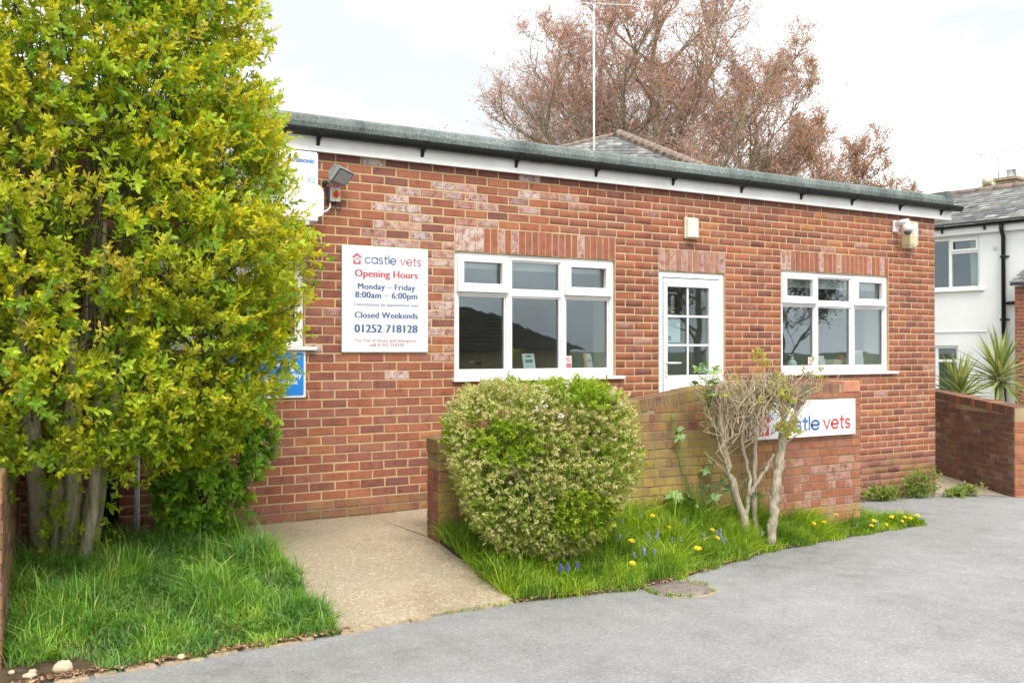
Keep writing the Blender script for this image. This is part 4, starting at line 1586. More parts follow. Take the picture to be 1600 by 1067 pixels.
# ================================================================ ramp wall
def build_ramp_wall():
    rw = empty("ramp_wall", (5.0, -1.4, 0.2), "low brick ramp wall with raked brick-on-edge coping and mossy faces", "wall")
    A, B, C = Vector((3.40, -1.27)), Vector((6.36, -1.525)), Vector((7.697, -1.525))
    def top(u, seg):
        x = A.x + u * (B - A).normalized().x if seg == 0 else B.x + u
        return float(np.interp(x, [3.40, 5.85, 9], [0.965, 1.318, 1.322]))
    core = MB()
    d0 = (B - A).normalized()
    n0 = Vector((d0.y, -d0.x))                # outward, towards the road
    th = 0.225
    def pt(p, z): return (p.x, p.y, z)
    # mortar core follows the raked top, 5 mm inside the faces
    lenA = (B - A).length
    us = [0.006, 2.46, lenA]
    P1 = [A + d0 * u - n0 * 0.0055 for u in us] + [C + Vector((-0.006, 0.0055))]
    P2 = [A + d0 * u - n0 * (th - 0.0055) for u in us] + [C + Vector((-0.006, th - 0.0055))]
    P1[2] = Vector((B.x, B.y + 0.0055)); P2[2] = Vector((B.x, B.y + th - 0.0055))
    ztop = [0.96, 1.313, 1.313, 1.313]
    vs, fs = [], []
    for p, q, z in zip(P1, P2, ztop):
        vs += [pt(p, -0.2), pt(q, -0.2), pt(q, z), pt(p, z)]
    for i in range(3):
        for k in range(4):
            fs.append((i * 4 + k, i * 4 + (k + 1) % 4, i * 4 + 4 + (k + 1) % 4, i * 4 + 4 + k))
    fs += [(3, 2, 1, 0), (12, 13, 14, 15)]
    core.add(vs, fs, "old_mortar")
    wall = core.build("masonry", rw)
    rnd = random.Random(21)
    bricks = []
    warm = [12, 13, 14, 12, 13, 9, 14, 7]
    red = [1, 3, 4, 8, 0, 7, 8, 6]

    def course(org, d, n, length, z, kind, seg, off, u0=0.0):
        ang = math.atan2(d.y, d.x)
        Mz = Matrix.Rotation(ang, 4, 'Z')
        if kind == 'S': pat = [0.2238]
        elif kind == 'H': pat = [0.1119]
        else: pat = [0.2238, 0.1119]
        u, k = u0, 0
        first = True
        while u < length - 0.02:
            w = pat[k % len(pat)]
            if first:
                w = off
                first = False
            if length - (u + w) < 0.05: w = length - u
            uc = u + w / 2
            t = top(uc, seg) - 0.118
            if z + 0.0375 <= t + 0.02:
                hh = 0.0655 if z + 0.0375 <= t + 0.002 else 0.045
                p = org + d * uc
                x = p.x
                if seg == 0:
                    m = float(np.interp(z, [0.15, 0.55, 0.85, 1.2], [1.0, 1.0, 0.75, 0.5])) * rnd.uniform(0.6, 1.0)
                    if x > 5.9: m *= 0.8
                    ci = rnd.choice(warm)
                else:
                    m = max(0.12, float(np.interp(x, [6.3, 6.6, 6.9], [0.8, 0.35, 0.14]))) * rnd.uniform(0.4, 1.0)
                    if z < 0.2: m = rnd.uniform(0.4, 0.9)
                    ci = rnd.choice(red)
                s = rnd.choice([0.25, 0.35]) if (seg == 1 and z < 0.62 and rnd.random() < 0.5) else 0.0
                dz = 0.0375 if hh > 0.06 else 0.0275
                bricks.append(dict(M=Matrix.Translation((p.x, p.y, z + dz)) @ Mz, w=round(w - 0.009, 3), h=hh, ci=ci, salt=s,
                                   moss=round(min(1.0, m), 1), vis=(x < 3.85 or x > 5.0)))
            u += w
            k += 1
    lenB = C.x - B.x
    ci = 0
    z = -0.02
    row = 0
    while z < 1.3:
        kind = ['S', 'H', 'M', 'H'][row % 4]
        o = {'S': rnd.choice([0.2238, 0.16]), 'H': 0.1119, 'M': 0.17}[kind]
        course(A, d0, n0, lenA, z, kind, 0, o)
        course(B, Vector((1, 0)), Vector((0, -1)), lenB, z, kind, 1, {'S': 0.14, 'H': 0.1119, 'M': 0.20}[kind])
        # end face of the wall, seen from the path
        e = -n0
        side = Vector((A.x, A.y))
        org = side - n0 * th
        de = n0                                # running towards the road
        Mz = Matrix.Rotation(math.atan2(de.y, de.x), 4, 'Z')
        t = 0.965 - 0.11
        if z + 0.075 <= t + 0.02:
            parts = [0.225] if row % 2 == 0 else [0.1125, 0.1125]
            u = 0.0
            for w in parts:
                p = org + de * (u + w / 2)
                bricks.append(dict(M=Matrix.Translation((p.x, p.y, z + 0.0375)) @ Mz, w=round(w - 0.010, 3), h=0.0655, ci=rnd.choice([0, 7, 5, 2, 9]), salt=0.0,
                                   moss=0.5 if rnd.random() < 0.5 and z > 0.5 else 0.0, vis=True))
                u += w
        # right-hand end
        z += 0.075
        row += 1
    lay(bricks, wall, lambda i: bricks[i]["vis"], 0.06)
    # brick-on-edge coping: one object per brick
    def edge_brick(p, d, zb, slope, w, ci, moss):
        M = Matrix.Translation((p.x, p.y, zb)) @ Matrix.Rotation(math.atan2(d.y, d.x), 4, 'Z') @ Matrix.Rotation(-slope, 4, 'Y')
        key = ("edge", ci, moss)
        if key not in BRICK_CACHE:
            mb = MB()
            mb.bbox(-0.0325, 0.0325, 0.0, 0.225, 0.0, 0.105, 0.004, "brick")
            me = mb.mesh("brick")
            nv = len(me.vertices)
            me.attributes.new("tint", 'FLOAT_COLOR', 'POINT').data.foreach_set("color", list((*BRICK_COLS[ci], 1.0)) * nv)
            me.attributes.new("salt", 'FLOAT', 'POINT').data.foreach_set("value", [0.0] * nv)
            me.attributes.new("moss", 'FLOAT', 'POINT').data.foreach_set("value", [moss] * nv)
            BRICK_CACHE[key] = me
        o = bpy.data.objects.new("brick", BRICK_CACHE[key])
        COL.objects.link(o)
        o.parent = cop
        o.matrix_parent_inverse = world_of(cop).inverted()
        o.matrix_basis = M
    mbc = MB()
    # bedding under the coping
    for i in range(3):
        a, b = P1[i], P1[i + 1]
        c, e = P2[i], P2[i + 1]
        za, zb = ztop[i] - 0.012, ztop[i + 1] - 0.012
        mbc.add([pt(a, za - .1), pt(b, zb - .1), pt(e, zb - .1), pt(c, za - .1), pt(a + Vector((0, .001)), za), pt(b + Vector((0, .001)), zb), pt(e - Vector((0, .001)), zb), pt(c - Vector((0, .001)), za)],
                [(4, 5, 6, 7), (0, 1, 5, 4), (2, 3, 7, 6)], "old_mortar")
    cop = mbc.build("coping", rw)
    slope = math.atan2(1.318 - 0.965, 2.46)
    u = 0.15
    # squared block at the low end
    M = Matrix.Translation((A.x, A.y, 0.0)) @ Matrix.Rotation(math.atan2(d0.y, d0.x), 4, 'Z')
    blk = MB()
    blk.bbox(-0.004, 0.105, -0.004, 0.229, 0.862, 0.966, 0.005, "brick", M=M)
    me = blk.mesh("brick")
    nv = len(me.vertices)
    me.attributes.new("tint", 'FLOAT_COLOR', 'POINT').data.foreach_set("color", [0.19, 0.11, 0.06, 1.0] * nv)
    me.attributes.new("salt", 'FLOAT', 'POINT').data.foreach_set("value", [0.0] * nv)
    me.attributes.new("moss", 'FLOAT', 'POINT').data.foreach_set("value", [0.3] * nv)
    link("brick", me, cop)
    while u < lenA - 0.02:
        p = A + d0 * u
        zb = (top(u, 0) if u < 2.46 else 1.318) - 0.108
        edge_brick(p, d0, zb + rnd.uniform(-.003, .003), slope if u < 2.44 else 0.0, 0.065, rnd.choice([12, 13, 17, 13]), rnd.choice([0.3, 0.5, 0.6]))
        u += 0.0755
    x = B.x + 0.035
    while x < 7.44:
        edge_brick(Vector((x, B.y)), Vector((1, 0)), 1.212, 0.0, 0.065, rnd.choice([5, 9, 7, 11]), rnd.choice([0.2, 0.3, 0.4]))
        x += 0.0755
    # new orange brick laid flat at the end of the coping
    mb = MB()
    mb.bbox(7.452, 7.690, -1.532, -1.31, 1.232, 1.335, 0.006, "terracotta_brick")
    o = mb.build("end_brick", cop)
    o["label"] = "bright orange replacement brick at the end of the coping"


build_ramp_wall()


def plain_wall(name, label, P, Q, z0, zP, zQ, th, face_side, cols, mortar, coping=True, end=True, singles=True, end_col=None):
    """straight brick garden wall from P to Q; its seen face lies to the left (+1) or right (-1) of P->Q"""
    P, Q = Vector(P), Vector(Q)
    d = (Q - P).normalized()
    L = (Q - P).length
    n = Vector((-d.y, d.x)) * face_side      # outward of the seen face
    root = empty(name, (P.x, P.y, z0), label, "wall")
    mb = MB()
    a = [P - n * 0.006 + d * .006, Q - n * 0.006 - d * .006, Q - n * (th - .006) - d * .006, P - n * (th - .006) + d * .006]
    zs = [zP - .012, zQ - .012, zQ - .012, zP - .012]
    vs = [(p.x, p.y, z0) for p in a] + [(p.x, p.y, z) for p, z in zip(a, zs)]
    mb.add(vs, [(3, 2, 1, 0), (4, 5, 6, 7)] + [(k, (k + 1) % 4, 4 + (k + 1) % 4, 4 + k) for k in range(4)], mortar)
    wall = mb.build("masonry", root)
    rnd = random.Random(9)
    br = []
    # u runs so that the outward side is to the right of travel (-Y in brick space)
    du = Vector((-n.y, n.x))
    org = P if du.dot(d) > 0 else Q
    zo, ze = (zP, zQ) if du.dot(d) > 0 else (zQ, zP)
    Mz = Matrix.Rotation(math.atan2(du.y, du.x), 4, 'Z')
    cz = 0.11 if coping else 0.0
    z, row = z0 + 0.0, 0
    while z < max(zP, zQ):
        u = 0.0 if row % 2 else -0.1119
        while u < L - 0.03:
            u0, u1 = max(0, u), min(L, u + 0.2238)
            if u1 - u0 > 0.05:
                uc = (u0 + u1) / 2
                t = zo + (ze - zo) * uc / L - cz
                if z + 0.07 < t:
                    p = org + du * uc
                    br.append(dict(M=Matrix.Translation((p.x, p.y, z + 0.0375)) @ Mz, w=round(u1 - u0 - .0105, 3), h=0.0655, ci=rnd.choice(cols),
                                   salt=0.3 if rnd.random() < 0.03 else 0.0, moss=0.3 if rnd.random() < .3 else 0.0))
            u += 0.2238
        # ends
        for E, de in ((P, None), (Q, None)):
            w = th
            pe = E - n * (th / 2)
            outd = -d if E is P else d
            ud = Vector((-outd.y, outd.x))
            zz = zP if E is P else zQ
            if z + 0.07 < zz - cz:
                Me = Matrix.Rotation(math.atan2(ud.y, ud.x), 4, 'Z')
                pe2 = pe
                br.append(dict(M=Matrix.Translation((pe2.x, pe2.y, z + .0375)) @ Me, w=round(w - .012, 3), h=.0655, ci=rnd.choice(end_col or cols), salt=0.0, moss=0.0))
        z += 0.075
        row += 1
    lay(br, wall, lambda i: singles and i < 300, 0.045)
    if coping:
        slope = math.atan2(ze - zo, L)
        u = 0.036
        while u < L - 0.03:
            p = org + du * u
            zb = zo + (ze - zo) * u / L - 0.106
            M = Matrix.Translation((p.x, p.y, zb)) @ Mz @ Matrix.Rotation(-slope, 4, 'Y')
            ci = rnd.choice(cols + [3, 10]) if rnd.random() < 0.3 else rnd.choice(cols)
            key = ("edge2", ci, round(th, 3))
            if key not in BRICK_CACHE:
                m2 = MB()
                m2.bbox(-0.0325, 0.0325, 0.0, th, 0.0, 0.105, 0.004, "brick")
                me = m2.mesh("brick")
                nv = len(me.vertices)
                me.attributes.new("tint", 'FLOAT_COLOR', 'POINT').data.foreach_set("color", list((*BRICK_COLS[ci], 1.0)) * nv)
                me.attributes.new("salt", 'FLOAT', 'POINT').data.foreach_set("value", [0.0] * nv)
                me.attributes.new("moss", 'FLOAT', 'POINT').data.foreach_set("value", [0.1] * nv)
                BRICK_CACHE[key] = me
            o = bpy.data.objects.new("brick", BRICK_CACHE[key])
            COL.objects.link(o)
            o.parent = wall
            o.matrix_parent_inverse = world_of(wall).inverted()
            o.matrix_basis = M
            u += 0.0755
    return root


# garden wall beyond the far corner of the building, and the short wall at the left edge
plain_wall("garden_wall", "sloping brick garden wall, its face tinted dark for shade, below the spiky yuccas at far right", (11.60, -0.62), (12.95, 1.75), -0.22, 0.93, 1.07, 0.215, 1,
           [16, 17, 16, 17, 9, 11, 17], "dark_mortar", end_col=[10, 6, 3])  # shade on the long face is put into its darker brick tints
plain_wall("boundary_wall", "low brick boundary wall end at the far left edge beside the grass", (0.47, -2.21), (0.77, -0.02), -0.05, 1.0, 1.06, 0.215, -1,
           [13, 12, 16, 14], "old_mortar", coping=False, end_col=[4, 8, 10, 7])

# ================================================================ neighbouring houses
def slates(name, A, B, C, D, rows, wslate, parent, seed, cols, mat="slate"):
    """overlapping slates on the quad A (bottom left) B (bottom right) C (top right) D (top left)"""
    A, B, C, D = map(Vector, (A, B, C, D))
    rnd = random.Random(seed)
    V, T = [], []
    nr = (B - A).cross(D - A).normalized()
    for r in range(rows):
        v0, v1 = r / rows, (r + 1.45) / rows
        L0, R0 = A.lerp(D, v0), B.lerp(C, v0)
        up = ((D + C) / 2 - (A + B) / 2) / rows
        wid = (R0 - L0).length
        if wid < wslate * 0.5: continue
        d = (R0 - L0).normalized()
        u = -wslate * (0.5 if r % 2 else 0.0)
        while u < wid:
            u0, u1 = max(0.0, u), min(wid, u + wslate)
            if u1 - u0 > 0.03:
                p = L0 + d * (u0 + 0.004)
                q = L0 + d * (u1 - 0.004)
                lift = nr * (0.016 + rnd.uniform(0, 0.008))
                t = nr * 0.008
                upv = up * 1.3
                jag = up * rnd.uniform(-0.05, 0.05)
                V += [p + lift + jag, q + lift + jag, q + upv + nr * 0.003, p + upv + nr * 0.003,
                      p + lift + jag - t, q + lift + jag - t]
                c = rnd.choice(cols)
                k = rnd.uniform(0.8, 1.2)
                T += [tuple(x * k for x in c)] * 6
            u += wslate
    n = len(V) // 6
    q = np.array([[0, 1, 2, 3], [4, 5, 1, 0]])
    loops = ((np.arange(n) * 6)[:, None, None] + q).ravel()
    me = np_mesh(name, np.array([tuple(v) for v in V]), loops, np.arange(2 * n) * 4, np.full(2 * n, 4), mat, {"tint": np.array(T)})
    return tag(link(name, me, parent), kind="stuff")


SLATE = [(0.20, 0.205, 0.20), (0.25, 0.25, 0.24), (0.16, 0.165, 0.17), (0.30, 0.30, 0.28), (0.22, 0.21, 0.195), (0.36, 0.36, 0.34)]


def build_white_house():
    th = R(8.0)
    d = Vector((-math.sin(th), math.cos(th), 0))         # along the wall, away from the camera
    o = Vector((20.26, 5.55, 0))
    n = Vector((-d.y, d.x, 0))                            # out of the wall, towards the car park
    n = n if n.x < 0 else -n
    M = Matrix((( d.x, -n.x, 0, o.x), (d.y, -n.y, 0, o.y), (0, 0, 1, 0), (0, 0, 0, 1)))   # local x along wall, y into the house
    h = empty("white_house", tuple(o + Vector((0, 0, -0.6))), "white rendered house with slate roof beyond the right end of the building", "house")
    U0, U1 = -6.5, 5.0
    wins = [(-0.02, 1.30, 2.98, 4.13), (0.47, 1.5, 0.55, 1.72)]
    mb = MB()
    us = sorted({U0, U1, *[w[0] for w in wins], *[w[1] for w in wins]})
    for a, b in zip(us[:-1], us[1:]):
        um = (a + b) / 2
        op = sorted([w for w in wins if w[0] < um < w[1]], key=lambda w: w[2])
        z = -0.7
        for w in op:
            mb.box(a, b, 0.0, 0.28, z, w[2], "render_white", M=M)
            z = w[3]
        mb.box(a, b, 0.0, 0.28, z, 4.42, "render_white", M=M)
    mb.box(U0, U0 + .28, 0.28, 7.0, -0.7, 4.42, "render_white", M=M)
    mb.box(U1 - .28, U1, 0.28, 7.0, -0.7, 4.42, "render_white", M=M)
    mb.box(U0, U1, 6.9, 7.2, -0.7, 4.42, "render_white", M=M)
    mb.box(U0 + .3, U1 - .3, 2.6, 2.7, -0.7, 4.4, "inside_dark", M=M)
    mb.box(U0 + .3, U1 - .3, 0.3, 2.6, 2.2, 2.3, "inside_dark", M=M)
    mb.box(U0 + .3, U1 - .3, 0.3, 6.9, 4.35, 4.41, "inside_wall", M=M)
    # plaster moulding across the wall
    mb.bbox(-0.18, 4.0, -0.022, -0.001, 2.015, 2.04, 0.005, "render_white", M=M)
    mb.build("wall", h)
    for wi, (a, b, c, e) in enumerate(wins):
        w = bpy.data.objects.new("window", None)
        w.location = M @ Vector((a, 0, c))
        COL.objects.link(w)
        w.parent = h
        w.matrix_parent_inverse = world_of(h).inverted()
        f = MB()
        fr = 0.055
        f.bbox(a + .002, a + fr, 0.03, 0.1, c, e - .002, 0.004, "white_plastic", M=M)
        f.bbox(b - fr, b - .002, 0.03, 0.1, c, e - .002, 0.004, "white_plastic", M=M)
        f.bbox(a + fr, b - fr, 0.031, 0.1, e - fr, e - .002, 0.004, "white_plastic", M=M)
        f.bbox(a + fr, b - fr, 0.031, 0.1, c, c + fr, 0.004, "white_plastic", M=M)
        m = (a + b) / 2 + (0.02 if wi == 0 else 0.0)
        f.bbox(m - .035, m + .035, 0.032, 0.1, c + fr, e - fr, 0.004, "white_plastic", M=M)
        zt = c + (e - c) * 0.71
        f.bbox(a + fr, m - .035, 0.033, 0.1, zt - .03, zt + .03, 0.004, "white_plastic", M=M)
        if wi == 0:
            A, B, C, D = a + fr - .012, m - .035 + .012, zt + .03 - .012, e - fr + .012
            q = 0.05
            f.bbox(A, A + q, 0.01, 0.03, C, D, .003, "white_plastic", M=M)
            f.bbox(B - q, B, 0.01, 0.03, C, D, .003, "white_plastic", M=M)
            f.bbox(A + q, B - q, 0.011, 0.03, D - q, D, .003, "white_plastic", M=M)
            f.bbox(A + q, B - q, 0.011, 0.03, C, C + q, .003, "white_plastic", M=M)
        f.build("frame", w)
        for p0, p1, p2, p3 in ((a + fr, m - .035, c + fr, zt - .03), (a + fr, m - .035, zt + .03, e - fr), (m + .035, b - fr, c + fr, e - fr)):
            g = MB()
            g.box(p0, p1, 0.06, 0.066, p2, p3, "glass", M=M)
            g.build("pane", w)
        s = MB()
        s.bbox(a - 0.10, b + 0.10, -0.06, 0.08, c - 0.06, c - 0.002, 0.006, "render_white", M=M)
        s.build("sill", w)
        if wi == 0:
            cu = MB()
            k = 12
            pts = [(a + 0.06 + 0.24 * i / k, 0.17 + 0.02 * (i % 2)) for i in range(k + 1)]
            vs = [M @ Vector((p[0] - (0.03 if z < 3.3 else 0), p[1], z)) for z in (3.06, 4.07) for p in pts]
            cu.add(vs, [(i, i + 1, k + 2 + i, k + 1 + i) for i in range(k)], "curtain")
            cu.build("curtain", w)
    # eaves: fascia, gutter, downpipe
    mb = MB()
    mb.box(U0 - .2, U1, -0.10, -0.075, 4.17, 4.36, "render_white", M=M)
    mb.box(U0 - .2, U1, -0.074, 0.0, 4.19, 4.205, "render_white", M=M)
    mb.build("fascia", h)
    mb = MB()
    mb.tube([M @ Vector((U0 - .2, -0.16, 4.375)), M @ Vector((U1, -0.16, 4.375))], 0.062, 10, "gutter_black")
    for u in (-2.2, -1.2, -0.2, 0.75, 1.6):
        mb.box(u, u + .03, -0.16, -0.102, 4.23, 4.36, "gutter_black", M=M)
    mb.build("gutter", h)
    mb = MB()
    mb.tube([M @ Vector(p) for p in ((-0.56, -0.16, 4.33), (-0.56, -0.16, 4.2), (-0.56, -0.07, 4.05), (-0.56, -0.07, -0.6))], 0.045, 10, "gutter_black")
    for z in (3.6, 2.25, 1.2):
        mb.tube([M @ Vector((-0.56, -0.07, z)), M @ Vector((-0.56, -0.07, z + .05))], 0.056, 10, "gutter_black")
        mb.box(-0.66, -0.46, -0.03, -0.002, z + .012, z + .04, "gutter_black", M=M)
    mb.tube([M @ Vector(p) for p in ((-0.62, -0.09, 2.62), (-2.0, -0.14, 2.66))], 0.035, 8, "gutter_black")
    mb.build("downpipe", h)
    mb = MB()
    for i in range(3):
        mb.box(-0.40, -0.31, -0.012, 0.004, 3.78 + i * .03, 3.795 + i * .03, "light_grey", M=M)
    mb.build("air_vent", h)
    # slate roof
    P = lambda u, y, z: M @ Vector((u, y, z))
    mb = MB()
    run, rise = 2.6, 1.15
    mb.add([P(U0 - .3, -0.2, 4.34), P(U1, -0.2, 4.34), P(U1, run, 4.34 + rise), P(U0 - .3, run, 4.34 + rise), P(U1, 2 * run, 4.34), P(U0 - .3, 2 * run, 4.34)],
           [(0, 3, 2, 1), (3, 5, 4, 2)], "dark_grey")
    roof = mb.build("roof", h)
    slates("slate_covering", P(U1, -0.23, 4.36), P(U0 - .3, -0.23, 4.36), P(U0 - .3, run, 4.36 + rise), P(U1, run, 4.36 + rise), 15, 0.24, roof, 3, SLATE)
    mb = MB()
    u = U0 - .3
    while u < U1:
        mb.tube([P(u, run, 4.36 + rise), P(u + 0.43, run, 4.36 + rise)], [0.10, 0.095], 8, "terracotta")
        u += 0.45
    mb.build("ridge_tiles", roof)
    # small white gable, chimney and dish behind the ridge
    mb = MB()
    gx, gy, gz = 1.80, run + 1.2, 4.36 + rise
    mb.prism([(-0.62, 0), (0.62, 0), (0, 0.50)], 'y', 0.0, 0.9, "render_white")
    V = [M @ (Vector(v) + Vector((gx - 0.25, gy, gz - 0.10))) for v in mb.v]
    g = MB().add(V, mb.f, "render_white")
    for s in (-1, 1):
        g.tube([P(gx - .25 + s * 0.70, gy - .04, gz - 0.14), P(gx - .25, gy - .04, gz + 0.43)], 0.05, 6, "cream_plastic")
    g.tube([P(gx - .25, gy - .1, gz + .42), P(gx - .25, gy + .9, gz + .42)], 0.13, 10, "cream_plastic")
    g.build("dormer_gable", roof)
    mb = MB()
    cx = 1.02
    mb.box(cx - 0.24, cx + 0.24, run + 1.0, run + 1.6, 4.8, gz + 0.36, "chimney_brick", M=M)
    mb.box(cx - 0.29, cx + 0.29, run + .94, run + 1.66, gz + 0.36, gz + 0.43, "chimney_brick", M=M)
    mb.build("chimney", roof)
    mb = MB()
    mb.lathe([(0.11, 0), (0.12, 0.05), (0.10, 0.2), (0.12, 0.22)], 12, P(cx, run + 1.3, gz + 0.43), "light_grey")
    mb.add([P(cx - .33, run + 1.2, gz + .55), P(cx - .05, run + 1.2, gz + .66), P(cx + .3, run + 1.2, gz + .58), P(cx + .3, run + 1.35, gz + .60), P(cx - .05, run + 1.35, gz + .68), P(cx - .33, run + 1.35, gz + .57)],
           [(0, 1, 4, 5), (1, 2, 3, 4)], "grey_metal")
    mb.build("chimney_cowl", roof)
    mb = MB()
    mb.lathe([(0.0, 0.06), (0.12, 0.045), (0.22, 0.0), (0.215, -0.01), (0.12, 0.035), (0.0, 0.05)], 20, m="light_grey",
             M=Matrix.Translation(P(0.42, run + 0.9, gz + 0.26)) @ Matrix.Rotation(R(70), 4, 'X') @ Matrix.Rotation(R(30), 4, 'Y'))
    mb.tube([P(0.42, run + 0.95, gz - 0.2), P(0.42, run + 0.95, gz + 0.2)], 0.02, 6, "grey_metal")
    mb.build("satellite_dish", roof)
    # aerial on the chimney
    ae = empty("rooftop_aerial", tuple(P(1.33, run + 1.3, gz)), "small grey yagi aerial above the white house chimney", "aerial")
    mb = MB()
    top = P(1.36, run + 1.3, gz + 1.0)
    mb.tube([P(1.30, run + 1.3, gz - 0.2), top], 0.016, 6, "aerial_grey")
    mb.build("mast", ae)
    mb = MB()
    bd = (d * -1.0)
    b0, b1 = top + Vector((0, 0, 0.14)) - bd * 0.48, top + Vector((0, 0, 0.14)) + bd * 0.85
    mb.tube([b0, b1], 0.010, 5, "aerial_grey")
    mb.tube([top - bd * .22, top + bd * .22], 0.012, 5, "aerial_grey")
    mb.build("boom", ae)
    for k in range(15):
        p = b0.lerp(b1, 0.02 + k / 15)
        e = MB()
        L = 0.07 if k > 1 else 0.13
        e.tube([p - n * L, p + n * L], 0.006, 5, "aerial_grey")
        if k == 0:
            e.tube([p - Vector((0, 0, .09)), p + Vector((0, 0, .09))], 0.010, 5, "aerial_grey")
        e.build("element", ae)
    # brick porch at the picture's right edge
    pr = empty("porch", tuple(P(-1.4, -0.6, -0.6)), "small brick porch with a slate roof against the white house", "porch")
    mb = MB()
    mb.box(-2.9, -1.03, -0.6, -0.03, -0.6, 2.94, "dark_mortar", M=M)
    pw = mb.build("wall", pr)
    br = []
    rnd = random.Random(31)
    Rm = M.to_3x3().to_4x4()
    for z in np.arange(-0.6, 2.86, 0.075):
        odd = int(round((z + .6) / .075)) % 2
        # face seen end-on (far side) and front face
        y = -1.2
        u = -2.9 + (0.11 if odd else 0)
        while u < -1.08:
            w = min(0.2238, -1.03 - u)
            br.append(dict(M=M @ Matrix.Translation((u + w / 2, -0.606, z + .0375)), w=w - .0105, h=.0655, ci=rnd.choices(range(12), BR_W)[0], salt=0, moss=0))
            u += 0.2238
    lay(br, pw, lambda i: False)
    mb = MB()
    vs = [P(-2.95, -.72, 3.0), P(-0.98, -.72, 3.0), P(-0.98, 0.0, 3.32), P(-2.95, 0.0, 3.32), P(-2.95, -.72, 2.95), P(-0.98, -.72, 2.95), P(-0.98, 0.0, 2.98), P(-2.95, 0.0, 2.98)]
    mb.add(vs, [(0, 3, 2, 1), (4, 5, 6, 7), (0, 1, 5, 4), (1, 2, 6, 5), (3, 0, 4, 7)], "dark_grey")
    pr_roof = mb.build("roof", pr)
    slates("slate_covering", P(-0.96, -.75, 3.0), P(-2.96, -.75, 3.0), P(-2.96, 0.0, 3.33), P(-0.96, 0.0, 3.33), 4, 0.25, pr_roof, 8, SLATE)


build_white_house()


def cam_xyz(X, Z, z):
    """point X metres right of and Z metres ahead of where the photographer stood"""
    a = R(31.67)
    return Vector((X * math.cos(a) + Z * math.sin(a), -7.805 + Z * math.cos(a) - X * math.sin(a), z))


def build_hip_house():
    h = empty("hip_roofed_house", cam_xyz(3.0, 31, -0.6), "house behind with grey slate hipped roof and terracotta hip tiles", "house")
    Ap = cam_xyz(3.25, 31.0, 8.28)
    E0 = cam_xyz(-3.2, 28.5, 6.3)
    E1 = cam_xyz(6.55, 28.5, 6.3)
    Rg = cam_xyz(-2.6, 32.0, 7.45)
    Bk = cam_xyz(9.0, 36.0, 6.3)
    mb = MB()
    F = [cam_xyz(-3.0, 28.9, 0), cam_xyz(6.2, 28.9, 0), cam_xyz(8.6, 35.8, 0), cam_xyz(-3, 36, 0)]
    vs = [(p.x, p.y, -0.6) for p in F] + [(p.x, p.y, 6.3) for p in F]
    mb.add(vs, [(k, (k + 1) % 4, 4 + (k + 1) % 4, 4 + k) for k in range(4)] + [(4, 5, 6, 7)], "render_white")
    mb.build("wall", h)
    mb = MB()
    dz = Vector((0, 0, -0.03))
    L = Ap + (Rg - Ap) * 1.6
    E0b = E0
    mb.add([E0 + dz, E1 + dz, Ap + dz, L + dz, Bk + dz], [(0, 1, 2), (0, 2, 3), (1, 4, 2), (3, 2, 4)], "dark_grey")
    roof = mb.build("roof", h)
    slates("slate_covering", E0, E1, Ap, Ap - (E1 - E0) * 0.001, 17, 0.24, roof, 6, SLATE)
    slates("slate_covering", E1, Bk, Ap, Ap, 17, 0.24, roof, 7, SLATE)
    mb = MB()
    for a, b, rr in ((E1, Ap, 1.15), (E0, Ap, 0.5)):
        n = 22
        for k in range(n):
            p, q = a.lerp(b, k / n), a.lerp(b, (k + .96) / n)
            mb.tube([p, q], [0.165 * rr, 0.15 * rr], 8, "terracotta")
    mb.build("hip_tiles", roof)


build_hip_house()


